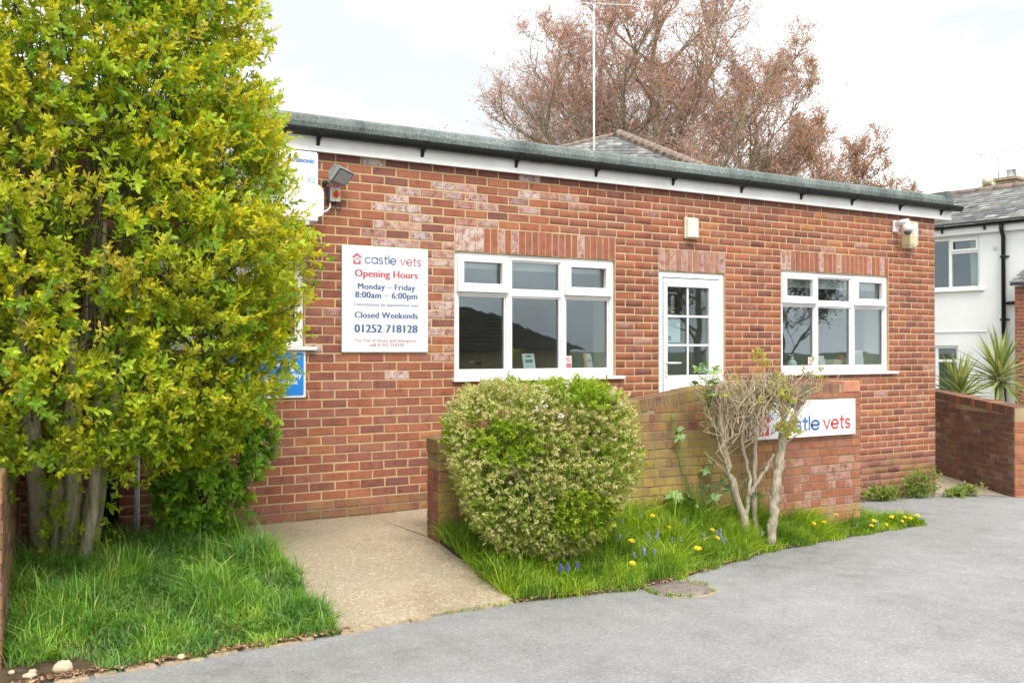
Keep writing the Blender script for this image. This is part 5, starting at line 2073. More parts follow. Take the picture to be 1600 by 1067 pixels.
# ================================================================ trees
def branch_tree(seed, h, trunk_r, limbs, up=0.75, reach=0.42, z_first=0.28, gen=3, twig=14, lean=(0, 0), leafs=4, leaf_r=0.4):
    """returns limb polylines [(pts, radii)], twig segments, leaf anchor points"""
    rnd = random.Random(seed)
    limbs_out, twigs, anchors = [], [], []
    pts = [Vector((0, 0, -0.3))]
    n = 12
    for i in range(1, n + 1):
        f = i / n
        pts.append(Vector((lean[0] * f + rnd.uniform(-1, 1) * 0.012 * h, lean[1] * f + rnd.uniform(-1, 1) * 0.012 * h, h * 0.96 * f)))
    rad = [trunk_r * (1.25 if i == 0 else 1) * (1 - 0.93 * i / n) ** 0.85 for i in range(n + 1)]
    limbs_out.append((pts, rad))

    def at(pl, f):
        k = f * (len(pl) - 1)
        i = min(int(k), len(pl) - 2)
        return pl[i].lerp(pl[i + 1], k - i)

    def grow(base, d, length, r, g):
        m = 6 if g == 1 else 4
        p = base.copy()
        P, Rr = [p.copy()], [r]
        d = d.normalized()
        for i in range(m):
            d = (d + Vector((rnd.uniform(-1, 1), rnd.uniform(-1, 1), rnd.uniform(-0.5, 0.9))) * 0.22).normalized()
            p = p + d * (length / m)
            P.append(p.copy())
            Rr.append(max(0.006, r * (1 - 0.85 * (i + 1) / m)))
        limbs_out.append((P, Rr))
        if g < gen:
            cnt = {1: rnd.randint(8, 10), 2: rnd.randint(6, 8)}[g]
            for k in range(cnt):
                f = 0.22 + 0.75 * (k + rnd.random() * 0.7) / cnt
                b = at(P, min(f, 0.98))
                side = Vector((rnd.uniform(-1, 1), rnd.uniform(-1, 1), rnd.uniform(-0.25, 0.9)))
                nd = (d * 0.75 + side * 0.85)
                grow(b, nd, length * rnd.uniform(0.42, 0.68) * (1.12 - 0.5 * f), max(0.008, r * 0.42), g + 1)
        else:
            for k in range(twig):
                b = at(P, rnd.uniform(0.1, 1.0))
                nd = (d * 0.5 + Vector((rnd.uniform(-1, 1), rnd.uniform(-1, 1), rnd.uniform(-0.4, 0.8)))).normalized()
                L = length * rnd.uniform(0.25, 0.75)
                e = b + nd * L
                twigs.append((b, e, 0.008, 0.004))
                for q in range(leafs):
                    anchors.append(b.lerp(e, rnd.uniform(0.25, 1.05)))
    for k in range(limbs):
        f = z_first + (0.95 - z_first) * (k + rnd.random() * 0.5) / limbs
        b = at(pts, f)
        a = k * 2.4 + rnd.uniform(-0.5, 0.5)
        u = up * rnd.uniform(0.7, 1.4)
        d = Vector((math.cos(a), math.sin(a), u))
        grow(b, d, h * reach * (1.15 - 0.75 * f) * rnd.uniform(0.8, 1.15), trunk_r * 0.46 * (1.05 - 0.7 * f), 1)
    return limbs_out, twigs, anchors


def plant_tree(name, loc, label, data, tints, leaf, ivy=None, cat="tree", group=None, rz=0.0):
    limbs, twigs, anch = data
    t = empty(name, (0, 0, 0), label, cat, group)
    mb = MB()
    for P, Rr in limbs:
        mb.tube(P, Rr, 7 if Rr[0] > 0.08 else 4, "beech_bark", caps=False)
    mb.build("trunk", t)
    link("twigs", tubes_mesh("twigs", twigs, "beech_twig", 3), t)
    A = np.array([tuple(a) for a in anch])
    n = len(A)
    D = RNG.normal(0, 1, (n, 3))
    N = RNG.normal(0, 1, (n, 3))
    A = A + RNG.normal(0, 0.05, (n, 3))
    T = np.array(tints)[RNG.integers(0, len(tints), n)] * RNG.uniform(0.75, 1.25, (n, 1))
    link("crown", leaf_mesh("crown", A, D, N, leaf * RNG.uniform(0.6, 1.3, n), leaf * 0.62, T, "copper_leaf"), t)
    if ivy:
        k = 2600
        z = RNG.uniform(ivy[0], ivy[1], k)
        P0, R0 = limbs[0]
        zs = np.array([p.z for p in P0])
        cx = np.interp(z, zs, [p.x for p in P0])
        cy = np.interp(z, zs, [p.y for p in P0])
        r = np.interp(z, zs, R0) + np.abs(RNG.normal(0, 0.16, k)) * (0.5 + 0.5 * np.sin(z * 2.3))
        a = RNG.uniform(0, 6.28, k)
        C = np.stack([cx + r * np.cos(a), cy + r * np.sin(a), z], -1)
        T = np.array([(0.035, 0.075, 0.015), (0.05, 0.105, 0.02), (0.07, 0.13, 0.03)])[RNG.integers(0, 3, k)]
        link("ivy", leaf_mesh("ivy", C, np.stack([np.cos(a), np.sin(a), -0.6 + 0 * a], -1) + RNG.normal(0, .4, (k, 3)), RNG.normal(0, 1, (k, 3)), 0.13, 0.11, T, "leaf"), t)
    t.location = loc
    t.rotation_euler = (0, 0, rz)
    return t


COPPER = [(0.60, 0.31, 0.265), (0.64, 0.35, 0.30), (0.54, 0.28, 0.245), (0.66, 0.40, 0.34), (0.60, 0.35, 0.295)]
TAWNY = [(0.64, 0.37, 0.28), (0.66, 0.39, 0.30), (0.58, 0.33, 0.26), (0.60, 0.38, 0.30)]


def build_trees():
    plant_tree("beech_tree", cam_xyz(6.2, 44, -0.6), "tallest copper-leaved beech, its bare trunk above the slate hip roof",
               branch_tree(3, 18.5, 0.36, 17, 0.7, 0.50, 0.20, 3, 10, leafs=3), COPPER, 0.085)
    plant_tree("beech_tree", cam_xyz(4.1, 47, -0.6), "slimmer copper beech just left of the tallest one",
               branch_tree(8, 17.0, 0.28, 16, 0.55, 0.56, 0.14, 3, 10, leafs=3), COPPER, 0.085)
    plant_tree("beech_tree", cam_xyz(11.6, 48, -0.6), "copper beech with a dark ivy-clad trunk right of the tallest one",
               branch_tree(14, 15.5, 0.30, 17, 0.65, 0.52, 0.14, 3, 10, leafs=3), TAWNY, 0.085, ivy=(5.0, 10.4))
    plant_tree("beech_tree", cam_xyz(14.3, 47, -0.6), "outermost spreading beech at right with ivy on its stem",
               branch_tree(27, 12.4, 0.26, 15, 0.75, 0.47, 0.18, 3, 10, leafs=3), TAWNY, 0.08, ivy=(4.5, 9.2))
    plant_tree("beech_tree", cam_xyz(-0.4, 50, -0.6), "low tawny beech at the left end of the tree line behind the roof",
               branch_tree(33, 9.8, 0.24, 14, 0.5, 0.56, 0.18, 3, 10, leafs=3), TAWNY, 0.085)
    plant_tree("distant_tree", cam_xyz(24.6, 62, -0.6), "faint bare treetop between the trees and the white house",
               branch_tree(41, 12.4, 0.22, 9, 0.5, 0.4, 0.3, 3, 8, leafs=1), COPPER, 0.08)


build_trees()


def build_opposite_side():
    """what the windows mirror: a tiled garage roof and a few bare trees across the car park"""
    g = empty("tiled_garage", (13.2, -19.0, -0.6), "low garage with dark brown tiled hipped roof, mirrored in the windows", "garage")
    x0, x1, y0, y1, ze, zr = 7.6, 17.7, -23.0, -16.6, 1.62, 2.95
    mb = MB()
    mb.box(x0 + .3, x1 - .3, y0 + .3, y1 - .3, -0.6, ze, "chimney_brick")
    mb.build("wall", g)
    ym = (y0 + y1) / 2
    mb = MB()
    V = [(x0, y0, ze), (x1, y0, ze), (x1, y1, ze), (x0, y1, ze), (x0 + 2.2, ym, zr), (x1 - 2.2, ym, zr)]
    mb.add(V, [(0, 4, 5, 1), (1, 5, 2), (2, 5, 4, 3), (3, 4, 0), (0, 1, 2, 3)], "brown_tiles")
    roof = mb.build("roof", g)
    slates("tile_covering", V[2], V[3], V[4], V[5], 12, 0.3, roof, 12, [(0.075, 0.055, 0.04), (0.06, 0.045, 0.034), (0.09, 0.066, 0.045)])
    plant_tree("street_tree", (23.0, -17.5, -0.6), "bare street tree mirrored in the right-hand window",
               branch_tree(52, 7.5, 0.16, 10, 0.8, 0.45, 0.25, 3, 6, leafs=2), [(0.06, 0.09, 0.02), (0.09, 0.11, 0.03)], 0.08)
    plant_tree("street_tree", (30.0, -20.5, -0.6), "leafier street tree mirrored in the door glass",
               branch_tree(57, 8.0, 0.16, 10, 0.7, 0.5, 0.2, 3, 7, leafs=4), [(0.05, 0.08, 0.02), (0.07, 0.10, 0.025)], 0.11)


build_opposite_side()

# ================================================================ shrubs
def unit(n):
    return nrm(RNG.normal(0, 1, (n, 3)))


def build_big_shrub():
    t = empty("yellow_shrub", (0.95, -0.75, 0.2), "huge yellow-green leafy shrub with several grey stems at left", "shrub")
    rnd = random.Random(2)
    # stems
    stems = [((0.86, -0.55, 0.12), (0.80, -0.62, 0.75), (0.72, -0.75, 1.5), (0.60, -0.85, 2.6), 0.085),
             ((0.97, -0.78, 0.12), (1.00, -0.80, 0.7), (0.98, -0.85, 1.5), (0.85, -1.0, 2.9), 0.075),
             ((1.04, -0.82, 0.12), (1.13, -0.84, 0.7), (1.25, -0.90, 1.4), (1.45, -1.0, 2.6), 0.065),
             ((0.92, -0.70, 0.12), (0.92, -0.68, 0.6), (1.05, -0.66, 1.3), (1.2, -0.7, 2.9), 0.07),
             ((1.00, -0.90, 0.12), (1.08, -0.95, 0.5), (1.12, -1.05, 1.2), (1.1, -1.3, 2.4), 0.05),
             ((1.10, -0.75, 0.14), (1.20, -0.72, 0.8), (1.5, -0.68, 1.5), (1.95, -0.8, 2.3), 0.035)]
    limb_pts = []
    for P in stems:
        r = P[4]
        mb = MB()
        pts = []
        for i in range(3):
            a, b = Vector(P[i]), Vector(P[i + 1])
            for k in range(5):
                pts.append(a.lerp(b, k / 5) + Vector((rnd.uniform(-1, 1), rnd.uniform(-1, 1), 0)) * 0.012)
        pts.append(Vector(P[3]))
        rad = [r * (1.2 if i == 0 else 1.0) * (1 - 0.75 * i / (len(pts) - 1)) * rnd.uniform(0.93, 1.08) for i in range(len(pts))]
        mb.tube(pts, rad, 10, "shrub_bark")
        mb.build("stem", t)
        limb_pts += pts[5:]
    # crown profile
    cx, cy = 0.72, -1.12
    zs = [0.88, 0.98, 1.14, 1.27, 1.45, 1.70, 2.0, 2.3, 2.6, 3.0, 3.4, 3.8, 4.2, 4.55]
    rs = [0.70, 1.00, 1.20, 1.31, 1.41, 1.45, 1.49, 1.57, 1.48, 1.36, 1.30, 1.22, 0.95, 0.45]
    yel = np.array([0.86, 0.77, 0.03])
    lime = np.array([0.64, 0.71, 0.03])
    org = np.array([0.76, 0.61, 0.09])
    grn = np.array([0.43, 0.56, 0.03])
    deep = np.array([0.20, 0.35, 0.024])

    def shell(n, lo, spread):
        z = RNG.uniform(0.92, 4.5, n)
        a = RNG.uniform(0, 2 * np.pi, n)
        rr = np.interp(z, zs, rs)
        f = np.clip(1.0 - np.abs(RNG.normal(0, spread, n)), lo, 1.0) * (1 + 0.07 * np.sin(3.1 * a + 4.3 * z) * np.sin(2.3 * z - 1.7 * a))
        C = np.stack([cx + 1.10 * rr * f * np.cos(a), cy + 0.65 * rr * f * np.sin(a), z + RNG.normal(0, 0.04, n)], -1)
        C[:, 1] = np.minimum(C[:, 1], -0.16)
        return C, a, f, z
    # outer branchlets: each carries a fan of short shoots, yellow above and greener below
    M = 1950
    B, a, f, z = shell(M, 0.55, 0.13)
    C = B
    n = M
    bd = nrm(np.stack([np.cos(a), np.sin(a), RNG.uniform(-0.15, 0.55, M)], -1) + RNG.normal(0, 0.40, (M, 3)))
    bl = RNG.uniform(0.16, 0.34, M)
    K = 8
    u = (np.arange(K) + 0.5) / K
    sp = B[:, None] + bd[:, None] * ((u - 0.75) * bl[:, None])[..., None] + RNG.normal(0, 0.028, (M, K, 3))
    sd = nrm(bd[:, None] * 0.7 + np.array([0, 0, 0.55]) + RNG.normal(0, 0.50, (M, K, 3)))
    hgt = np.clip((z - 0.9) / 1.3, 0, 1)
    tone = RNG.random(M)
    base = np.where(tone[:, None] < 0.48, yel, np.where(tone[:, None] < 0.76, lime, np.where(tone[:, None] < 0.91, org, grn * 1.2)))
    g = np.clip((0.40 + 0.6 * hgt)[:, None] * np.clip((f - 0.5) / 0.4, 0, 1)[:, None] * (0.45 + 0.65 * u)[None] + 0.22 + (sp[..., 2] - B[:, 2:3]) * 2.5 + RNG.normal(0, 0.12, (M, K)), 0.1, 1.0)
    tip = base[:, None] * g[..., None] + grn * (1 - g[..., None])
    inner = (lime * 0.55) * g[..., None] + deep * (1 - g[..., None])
    sp, sd, tip, inner = [q.reshape(-1, 3) for q in (sp, sd, tip, inner)]
    sp[:, 1] = np.minimum(sp[:, 1], -0.12)
    ns = len(sp)
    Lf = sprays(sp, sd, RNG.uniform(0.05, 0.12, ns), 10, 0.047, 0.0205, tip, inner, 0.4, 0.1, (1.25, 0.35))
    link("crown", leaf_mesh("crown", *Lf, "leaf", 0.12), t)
    # older, greener leaves inside
    m = 4200
    Ci, ai, fi, zi = shell(m, 0.35, 0.28)
    di = nrm(np.stack([np.cos(ai), np.sin(ai), 0.3 + 0 * ai], -1) + RNG.normal(0, .6, (m, 3)))
    gi = np.where(RNG.random((m, 1)) < .5, grn, deep) + 0 * di
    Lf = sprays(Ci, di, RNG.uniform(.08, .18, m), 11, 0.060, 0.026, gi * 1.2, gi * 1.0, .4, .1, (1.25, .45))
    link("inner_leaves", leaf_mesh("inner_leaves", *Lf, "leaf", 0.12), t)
    # twigs to the shoots, some showing
    lp = np.array([tuple(p) for p in limb_pts])
    m = 420
    idx = RNG.choice(n, m, replace=False)
    e = C[idx]
    s = lp[RNG.integers(0, len(lp), m)]
    s = e + (s - e) * RNG.uniform(0.3, 0.75, (m, 1))
    mid = (s + e) / 2 + RNG.normal(0, 0.06, (m, 3))
    link("twigs", tubes_np("twigs", np.concatenate([s, mid]), np.concatenate([mid, e]), np.concatenate([np.full(m, .0065), np.full(m, .0045)]),
                           np.concatenate([np.full(m, .0045), np.full(m, .0025)]), "dark_twig", 4), t)
    # long whippy shoots that break the outline
    k = 70
    zz = RNG.uniform(1.3, 4.3, k)
    aa = RNG.uniform(-1.3, 0.9, k)
    r2 = np.interp(zz, zs, rs)
    B = np.stack([cx + 1.06 * r2 * np.cos(aa), cy + 0.62 * r2 * np.sin(aa), zz], -1)
    B[:, 1] = np.minimum(B[:, 1], -0.2)
    DD = nrm(np.stack([np.cos(aa), np.sin(aa), RNG.uniform(0.3, 1.6, k)], -1) + RNG.normal(0, .3, (k, 3)))
    LL = RNG.uniform(0.12, 0.22, k)
    tp = np.where(RNG.random((k, 1)) < .5, yel, lime)
    Ls = sprays(B, DD, LL, 22, 0.044, 0.015, tp, lime * .8 + 0 * tp, 0.3, 0.05, (1.1, 0.3))
    link("shoots", leaf_mesh("shoots", *Ls, "leaf", 0.1), t)
    # low green suckers on the stems
    k = 60
    B = np.stack([RNG.uniform(0.80, 1.2, k), RNG.uniform(-1.0, -0.75, k), RNG.uniform(0.3, 0.9, k)], -1)
    DD = nrm(RNG.normal(0, 1, (k, 3)) + np.array([0, -0.8, 0.3]))
    g0 = np.tile(grn, (k, 1)) * 1.1
    Ls = sprays(B, DD, RNG.uniform(.06, .14, k), 9, 0.055, 0.02, g0, g0 * .7, .35, .1, (1.2, .5))
    tag(link("suckers", leaf_mesh("suckers", *Ls, "leaf", 0.1), t), kind="stuff")


def build_evergreen():
    t = empty("evergreen_bush", (1.93, -0.62, 0.24), "small glossy green bush tucked against the wall under the big shrub", "bush")
    k = 520
    u = unit(k)
    C = np.array([1.86, -0.66, 0.78]) + u * np.array([0.34, 0.27, 0.50]) * RNG.uniform(0.55, 1.0, (k, 1))
    C[:, 0] += np.clip(C[:, 2] - 0.6, -0.3, 0.6) * 0.45
    D = nrm(u + np.array([0, 0, 0.5]) + RNG.normal(0, .35, (k, 3)))
    g = np.array([(0.29, 0.55, 0.035), (0.38, 0.64, 0.045), (0.19, 0.42, 0.035)])[RNG.integers(0, 3, k)]
    Ls = sprays(C, D, RNG.uniform(.05, .10, k), 11, 0.075, 0.029, g, g * .6, .25, .2, (1.35, .55))
    link("crown", leaf_mesh("crown", *Ls, "leaf", 0.15), t)
    k = 150
    u = unit(k)
    C = np.array([2.04, -0.68, 0.98]) + u * np.array([0.32, 0.25, 0.32])
    w = np.array([(0.50, 0.52, 0.36), (0.42, 0.46, 0.28)])[RNG.integers(0, 2, k)]
    Ls = sprays(C, nrm(u + RNG.normal(0, .4, (k, 3))), RNG.uniform(.03, .06, k), 8, 0.03, 0.010, w, w * .6, .4, .2)
    link("flower_heads", leaf_mesh("flower_heads", *Ls, "matt_leaf", 0.1), t)
    mb = MB()
    rnd = random.Random(8)
    for i in range(9):
        b = Vector((1.93 + rnd.uniform(-.06, .06), -0.45 + rnd.uniform(-.05, .05), 0.2))
        e = b + Vector((rnd.uniform(-.3, .35), rnd.uniform(-.2, .1), rnd.uniform(.35, .8)))
        mb.tube([b, b.lerp(e, .5) + Vector((rnd.uniform(-.04, .04), 0, .03)), e], [.014, .010, .005], 6, "dark_twig")
    mb.build("stems", t)


def build_hedge():
    t = empty("clipped_bush", (3.98, -1.82, 0.1), "rounded square clipped bush with cream-pink buds in front of the ramp wall", "bush")
    ang = R(-27)
    n = 7600
    u = RNG.uniform(-1, 1, (n, 3))                       # even spread over a rounded block
    ax = RNG.choice(3, n, p=[0.27, 0.40, 0.33])
    u[np.arange(n), ax] = RNG.choice([-1.0, 1.0], n)
    p = 9.0
    s = (np.abs(u) ** p).sum(1, keepdims=True) ** (-1 / p)
    q = u * s                                            # on the superellipsoid
    depth = np.clip(1.0 - np.abs(RNG.normal(0, 0.13, (n, 1))), 0.45, 1.02)
    lump = 1 + 0.035 * np.sin(7 * u[:, :1] + 5 * u[:, 2:]) + 0.03 * np.sin(11 * u[:, 1:2] - 6 * u[:, :1])
    q2 = q * depth * lump
    zc, zh = 0.77, 0.56
    taper = np.interp(q2[:, 2], [-1.05, -0.9, -0.65, -0.35, 0.0, 0.6, 1.0], [0.36, 0.50, 0.72, 0.90, 1.0, 1.0, 0.97])
    C = np.stack([q2[:, 0] * 0.615 * taper, q2[:, 1] * 0.45 * taper, q2[:, 2] * zh], -1)
    C[:, 2] += 0.02 * np.cos(C[:, 0] * 2)
    ca, sa = math.cos(ang), math.sin(ang)
    C = np.stack([C[:, 0] * ca - C[:, 1] * sa + 3.90, C[:, 0] * sa + C[:, 1] * ca - 1.86, C[:, 2] + zc], -1)
    D = nrm(q ** 3 + np.array([0, 0, 0.30]) + RNG.normal(0, 0.45, (n, 3)))
    patch = 0.5 + 0.5 * np.sin(3.1 * C[:, 0:1] * 2 + 2.1) * np.sin(4.7 * C[:, 2:3] * 1.6 + C[:, 0:1])
    g1 = np.array([0.44, 0.56, 0.09]); g2 = np.array([0.62, 0.66, 0.20]); g3 = np.array([0.27, 0.43, 0.03]); g4 = np.array([0.28, 0.40, 0.07])
    pk = RNG.random((n, 1))
    tip = np.where(pk < 0.40, g2, np.where(pk < 0.62, g1, np.where(pk < 0.80, g3, g4)))
    tip = np.where(patch > 0.72, g3 * 1.1, tip)
    inner = tip * 0.8
    Ls = sprays(C, D, RNG.uniform(0.03, 0.075, n), 10, 0.034, 0.0105, tip, inner, 0.4, 0.1, (1.3, 0.5))
    link("crown", leaf_mesh("crown", *Ls, "matt_leaf", 0.12), t)
    # bud clusters, thickest on top and on the sunny side
    top = (q[:, 2] > 0.45) | (RNG.random(n) < 0.66)
    surf = (depth[:, 0] > 0.86) & top & (patch[:, 0] < 0.78)
    idx = np.nonzero(surf)[0]
    cr = np.array([(0.88, 0.72, 0.47), (0.88, 0.76, 0.50), (0.84, 0.64, 0.45), (0.76, 0.72, 0.34)])[RNG.integers(0, 4, len(idx))]
    Ls = sprays(C[idx] + D[idx] * 0.03, D[idx], RNG.uniform(.02, .04, len(idx)), 13, 0.016, 0.0105, cr, cr * .92, .6, .1, (1.5, .5))
    link("buds", leaf_mesh("buds", *Ls, "matt_leaf", 0.1), t)
    # bright young leaves in patches
    idx = np.nonzero((depth[:, 0] > 0.9) & (patch[:, 0] > 0.70) & (RNG.random(n) < 0.5))[0]
    yg = np.array([(0.36, 0.52, 0.03), (0.44, 0.54, 0.035)])[RNG.integers(0, 2, len(idx))]
    Ls = sprays(C[idx], D[idx], RNG.uniform(.05, .09, len(idx)), 8, 0.045, 0.018, yg, yg * .8, .35, .2, (1.3, .5))
    link("young_leaves", leaf_mesh("young_leaves", *Ls, "leaf", 0.12), t)
    # white blossom
    cand = np.nonzero((depth[:, 0] > 0.97) & ((q[:, 2] > 0.5) | (q[:, 0] < -0.9)) & (q[:, 1] < 0.2))[0]
    spots = C[RNG.choice(cand, 12, replace=False)] + np.array([0, -0.02, 0.03])
    C2 = np.repeat(spots, 7, axis=0) + RNG.normal(0, 0.016, (84, 3))
    wv = np.tile(np.array([[0.80, 0.79, 0.70]]), (84, 1))
    Ls = sprays(C2, nrm(RNG.normal(0, .5, (84, 3)) + np.array([0, -.6, .6])), np.full(84, .015), 6, 0.018, 0.014, wv, wv, .5, .2, (1.5, 1.0))
    link("blossom", leaf_mesh("blossom", *Ls, "matt_leaf", 0.1), t)
    rnd = random.Random(4)
    mb = MB()
    for i in range(22):
        b = Vector((4.0 + rnd.uniform(-.13, .13), -1.84 + rnd.uniform(-.1, .1), 0.0))
        e = Vector((4.0 + rnd.uniform(-.62, .62), -1.84 + rnd.uniform(-.42, .42), rnd.uniform(.5, 1.2)))
        mb.tube([b, b.lerp(e, .45) + Vector((0, 0, -.04)), e], [.016, .011, .005], 6, "dark_twig")
    mb.build("stems", t)


def build_bare_shrub():
    t = empty("pruned_shrub", (6.1, -1.8, 0.08), "hard-pruned bare shrub with pale twisted stems beside the practice sign", "shrub")
    rnd = random.Random(12)
    segs = []
    tips = []

    def stem(pts, r0, r1, name="stem"):
        P = []
        for i in range(len(pts) - 1):
            a, b = Vector(pts[i]), Vector(pts[i + 1])
            m = 6
            for k in range(m):
                P.append(a.lerp(b, k / m) + Vector((rnd.uniform(-1, 1), rnd.uniform(-1, 1), 0)) * 0.011)
        P.append(Vector(pts[-1]))
        rad = [(r0 + (r1 - r0) * i / (len(P) - 1)) * rnd.uniform(0.80, 1.22) for i in range(len(P))]
        rad[0] *= 1.25
        mb = MB()
        mb.tube(P, rad, 9, "pale_bark")
        mb.build(name, t)
        return P
    main = [stem([(5.985, -1.78, 0.02), (5.95, -1.78, 0.28), (5.80, -1.76, 0.62), (5.73, -1.75, 0.98), (5.72, -1.74, 1.2)], 0.038, 0.021),
            stem([(6.17, -1.86, 0.02), (6.20, -1.86, 0.30), (6.27, -1.85, 0.60), (6.33, -1.84, 0.87), (6.36, -1.84, 1.02)], 0.042, 0.030),
            stem([(6.02, -1.74, 0.25), (6.07, -1.73, 0.55), (5.99, -1.72, 0.85), (6.02, -1.72, 1.2)], 0.020, 0.012),
            stem([(6.15, -1.70, 0.05), (6.17, -1.69, 0.6), (6.18, -1.68, 1.0), (6.22, -1.68, 1.25)], 0.026, 0.014),
            stem([(6.05, -1.75, 0.42), (6.20, -1.78, 0.62), (6.28, -1.80, 0.75)], 0.016, 0.010),
            stem([(6.33, -1.84, 0.87), (6.45, -1.85, 1.05), (6.58, -1.85, 1.22), (6.68, -1.86, 1.38)], 0.026, 0.011),
            stem([(6.34, -1.84, 0.92), (6.34, -1.84, 1.1), (6.38, -1.85, 1.30)], 0.022, 0.012),
            stem([(6.18, -1.68, 0.95), (6.30, -1.70, 1.12), (6.36, -1.72, 1.28)], 0.018, 0.010)]

    def twig(b, d, L, r, g):
        P = [b]
        p = b.copy()
        m = 3
        for i in range(m):
            d = (d + Vector((rnd.uniform(-1, 1), rnd.uniform(-1, 1), rnd.uniform(-.35, .75))) * 0.33).normalized()
            q = p + d * (L / m)
            ra, rb = r * (1 - .5 * i / m), r * (1 - .5 * (i + 1) / m)
            segs.append((p.copy(), q.copy(), ra, rb))
            p = q
            if g < 3 and rnd.random() < 0.75:
                sd = (d * 0.4 + Vector((rnd.uniform(-1, 1), rnd.uniform(-1, 1), rnd.uniform(-.2, 1)))).normalized()
                twig(p.copy(), sd, L * rnd.uniform(.45, .75), r * 0.66, g + 1)
        tips.append(p.copy())
    for P in main:
        n = len(P)
        for i in range(n):
            z = P[i].z
            if z < 0.80: continue
            for k in range(4 if z > 1.1 else 1):
                a = rnd.uniform(0, 6.28)
                twig(P[i].copy(), Vector((math.cos(a), 0.55 * math.sin(a), rnd.uniform(0.1, 1.1))).normalized(), rnd.uniform(.15, .30), rnd.uniform(.006, .010), 1)
    # head of clipped twigs, flat on top
    for k in range(70):
        b = Vector((rnd.uniform(5.66, 6.38), rnd.uniform(-1.98, -1.64), rnd.uniform(1.10, 1.30)))
        twig(b, Vector((rnd.uniform(-.7, .7), rnd.uniform(-.5, .5), 1)).normalized(), rnd.uniform(.10, .22), rnd.uniform(.005, .008), 2)
    for k in range(55):
        b = Vector((rnd.uniform(5.64, 6.15), rnd.uniform(-1.95, -1.66), rnd.uniform(0.84, 1.15)))
        twig(b, Vector((rnd.uniform(-.8, .5), rnd.uniform(-.5, .5), 1)).normalized(), rnd.uniform(.12, .26), rnd.uniform(.0045, .007), 2)
    # side shoots at the left stem
    for k in range(7):
        b = Vector((5.80, -1.77, 0.62 + rnd.uniform(-.04, .04)))
        twig(b, Vector((-0.8, -0.2, rnd.uniform(0.1, 1.2))).normalized(), rnd.uniform(.2, .4), 0.006, 2)
    for k in range(9):
        p = Vector((rnd.uniform(5.55, 5.75), -1.78 + rnd.uniform(-.1, .1), rnd.uniform(0.9, 1.2)))
        q = p + Vector((-rnd.uniform(.05, .2), -.04, rnd.uniform(.15, .3)))
        segs.append((p, q, .0055, .004))
    segs2 = [s for s in segs if s[1].z < 1.40 + 0.07 * math.sin(s[1].x * 23) + 0.05 * math.sin(s[1].x * 51) and 5.50 < s[1].x < 6.60 and not (s[1].x > 6.10 and s[1].z < 1.16 and (s[1].x * 977.0) % 1.0 < 0.6)]
    link("twigs", tubes_mesh("twigs", segs2, "twig_bark", 4), t)
    # sparse fresh leaves
    tp = [p for p in tips if p.z > 0.85 and p.z < 1.5]
    k = min(140, len(tp))
    C = np.array([tuple(p) for p in rnd.sample(tp, k)])
    extra = np.array([(6.20, -1.9, 1.28), (6.24, -1.92, 1.22), (6.16, -1.9, 1.30), (6.26, -1.95, 1.18), (6.28, -1.95, 0.93), (6.22, -1.95, 0.97), (6.34, -1.95, 0.95), (6.06, -1.85, 1.50), (6.07, -1.85, 1.56), (6.40, -1.9, 1.0)])
    ex = np.repeat(extra, 6, axis=0) + RNG.normal(0, .03, (60, 3))
    C = np.concatenate([C[:36], ex])
    k = len(C)
    yl = np.array([(0.58, 0.60, 0.08), (0.46, 0.55, 0.06), (0.62, 0.56, 0.12)])[RNG.integers(0, 3, k)]
    Ls = sprays(C, nrm(RNG.normal(0, .6, (k, 3)) + np.array([0, -.2, .7])), RNG.uniform(.04, .08, k), 10, 0.036, 0.016, yl, yl * .8, .4, .1, (1.3, .5))
    link("leaves", leaf_mesh("leaves", *Ls, "leaf", 0.12), t)


def lobed_leaf(mb, M, s, mat):
    pts = []
    for k in range(15):
        a = R(-130 + 260 * k / 14)
        r = s * (1.0 if k % 2 == 0 else 0.66) * (1.0 - 0.18 * abs(k - 7) / 7)
        pts.append((r * math.sin(a), r * math.cos(a)))
    vs = [M @ Vector((0, 0, 0))] + [M @ Vector((p[0], p[1], 0.10 * s * math.sin(i * 1.7) - 0.14 * (p[0] ** 2 + p[1] ** 2) / s)) for i, p in enumerate(pts)]
    mb.add(vs, [(0, i, i + 1) for i in range(1, 15)], mat)


